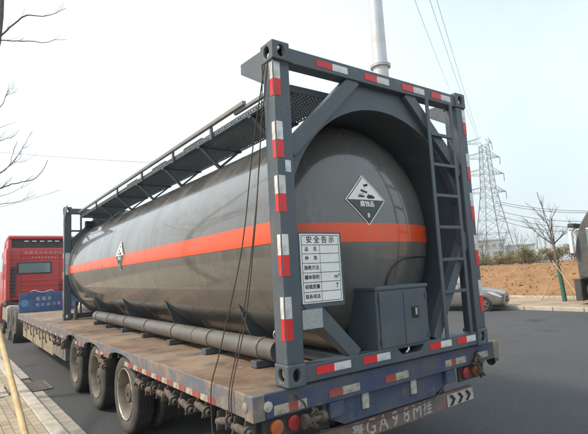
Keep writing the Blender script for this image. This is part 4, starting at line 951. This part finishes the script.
# lattice pylon
pd = 170.; pb = az(494.5, 250, pd); pb.z = 0
ptop = az(489, 141, pd).z
py_ = thing('lattice_pylon', 'tall steel lattice transmission pylon with four tiers of arms behind the dirt bank', 'pylon', tuple(pb))
pa = Vector((pb.x-CAM.x, pb.y-CAM.y, 0)).normalized(); ang = R(24)
ex = Vector((pa.y, -pa.x, 0)); ex = (ex*math.cos(ang)+pa*math.sin(ang)); ey = Vector((-ex.y, ex.x, 0))
def pp(a, b, z): return tuple(pb+ex*a+ey*b+Vector((0, 0, z)))
def half(z):
    t = z/ptop
    return 5.3*(1-t/.60)+1.9*(t/.60) if t < .60 else 1.9*(1-(t-.6)/.4)+1.15*((t-.6)/.4)
lv = [0, .14, .26, .37, .47, .55, .62, .68, .74, .80, .86, .92, .97]; lv = [v*ptop for v in lv]
tw = [.34, .24]
for (sa, sb_) in ((-1, -1), (1, -1), (1, 1), (-1, 1)):
    m = MB(); m.tube([pp(sa*half(z), sb_*half(z), z) for z in lv], [.17]*6+[.14]*7, 6); m.build('leg', 'pylonsteel', py_)
m = MB(); cr = [(-1, -1), (1, -1), (1, 1), (-1, 1)]
for z0, z1 in zip(lv[:-1], lv[1:]):
    h0, h1 = half(z0), half(z1)
    for i in range(4):
        (a, b), (c, d) = cr[i], cr[(i+1) % 4]
        m.tube([pp(a*h0, b*h0, z0), pp(c*h1, d*h1, z1)], .065, 4); m.tube([pp(c*h0, d*h0, z0), pp(a*h1, b*h1, z1)], .065, 4); m.tube([pp(a*h1, b*h1, z1), pp(c*h1, d*h1, z1)], .065, 4)
m.build('bracing', 'pylonsteel', py_, kind='stuff')
ARM = []
for (tz, la, lb) in ((.985, 7.0, 1.6), (.865, 8.5, 3.6), (.73, 9.5, 4.2), (.585, 9.0, 4.0)):
    z = tz*ptop; h = half(z)
    for sg, ll in ((-1, la), (1, lb)):
        m = MB(); tip = pp(sg*(h+ll), 0, z+.2)
        for b in (-1, 1):
            m.tube([pp(sg*h, b*h, z), tip], .085, 4); m.tube([pp(sg*h, b*h, z+2.0), tip], .085, 4)
            for k in range(1, 4):
                t = k/4; lo_ = V(pp(sg*h, b*h, z))*(1-t)+V(tip)*t; hi_ = V(pp(sg*h, b*h, z+2.0))*(1-t)+V(tip)*t; m.tube([lo_, hi_], .07, 4)
        o = m.build('cross_arm', 'pylonsteel', py_, kind='stuff')
        it = V(tip)-V((0, 0, 2.6)); m = MB(); m.tube([tip, it], .12, 6); m.build('insulator', 'wire', py_); ARM.append((sg, tz, it))
# tubular steel pole
md = 46.; mb0 = az(380.5, 68, md); mz = mb0.z; mb0.z = 0
mp_ = thing('steel_pole', 'tall white tubular steel transmission pole rising behind the tank container', 'pole', tuple(mb0))
m = MB(); m.lathe([(0, .95), (mz, .78)], tuple(mb0), ax=(0, 0, 1), n=16); m.build('lower_tube', 'galv', mp_, smooth=50)
m = MB(); m.lathe([(mz+.28, .74), (mz+22, .56), (mz+22, .001)], tuple(mb0), ax=(0, 0, 1), n=16); m.build('upper_tube', 'galv', mp_, smooth=50)
for dz in (0, .16):
    m = MB(); m.lathe([(mz+dz, .70), (mz+dz, 1.02), (mz+dz+.11, 1.02), (mz+dz+.11, .70)], tuple(mb0), ax=(0, 0, 1), n=28, closed=True); m.build('flange', 'galv', mp_, smooth=40)
for k in range(20):
    a = 2*PI*k/20; m = MB(); m.lathe([(-.06, .001), (-.06, .035), (.38, .035), (.38, .001)], (mb0.x+.90*math.cos(a), mb0.y+.90*math.sin(a), mz), ax=(0, 0, 1), n=6); m.build('bolt', 'galv', mp_)
right = Vector((r_.x, r_.y, 0)).normalized()
lb = mb0+right*.66-Vector((f_.x, f_.y, 0)).normalized()*.2
m = MB(); m.tube([(lb.x, lb.y, mz+.3), (lb.x-right.x*.14, lb.y-right.y*.14, mz+20)], .03, 5)
for k in range(50): z = mz+.5+k*.4; m.tube([(lb.x-.1, lb.y, z), (lb.x+.1, lb.y, z)], .02, 4)
m.build('climbing_rail', 'galv', mp_, kind='stuff')
for k, zz in enumerate((mz+11., mz+15, mz+19)):
    m = MB(); q = mb0+Vector((0, 0, zz)); m.tube([tuple(q), tuple(q+right*4.2+Vector((0, 0, .5)))], [.2, .08], 8); m.build('pole_arm', 'galv', mp_, smooth=40)
# wires
def wire(a, b, sag, r, label, group=None, n=40):
    a, b = V(a), V(b); m = MB(); pts = []
    for k in range(n+1):
        t = k/n; p = a*(1-t)+b*t; p[2] -= sag*4*t*(1-t); pts.append(p)
    m.tube(pts, r, 5); return tag(m.build('power_line', 'wire', None, smooth=True), label, 'power line', group)
for k, (px0, px1, py1) in enumerate(((415, 448, 85), (430, 474, 130), (437, 480, 142))):
    a = az(px0, 0, 50); dirv = (Vector(tuple(az(px1, py1, 120)))-a); b = a+dirv*1.25; a2 = a-dirv*.09
    wire(a2, b, .4, .024, 'power line slanting down from the steel pole towards the lattice pylon', 'lines between pole and pylon')
lft = [(s, t, it) for s, t, it in ARM if s > 0]
for k, (yl, yr, sg, dd) in enumerate(((203, 209.5, 3, 190), (205, 207, 2, 200), (212, 214, 2.5, 185), (217, 216.5, 2., 195), (221, 218.5, 2.5, 180))):
    a = az(496, yl-2, pd+2); b = az(700, yr-9, 150); wire(a, b, 3.0+k*.5, .09, 'power line running from the lattice pylon above the dirt bank past the leafless tree', 'lines beyond the pylon')
wire(tuple(az(-60, 146, 300)), tuple(az(400, 168, 180)), 3, .10, 'thin power line far off above the tank walkway')
a = az(-20, 211, 70); b = az(60, 190, 60); wire(a, b, .2, .025, 'thin cable sloping up in the sky over the red truck')
# haze of the day over the far things
xs = [CAM.x, pb.x]; m = MB(); m.box((-400, -200, -1.06), (420, 520, 75)); hz = m.build('haze', 'wire'); hz['kind'] = 'stuff'
hm = bpy.data.materials.new('haze'); hm.use_nodes = True; n_ = hm.node_tree.nodes; n_.clear()
om = n_.new('ShaderNodeOutputMaterial'); pv = n_.new('ShaderNodeVolumePrincipled'); pv.inputs['Color'].default_value = (.93, .96, 1, 1); pv.inputs['Density'].default_value = .0013; pv.inputs['Anisotropy'].default_value = .3
hm.node_tree.links.new(pv.outputs[0], om.inputs['Volume']); hz.data.materials.clear(); hz.data.materials.append(hm)
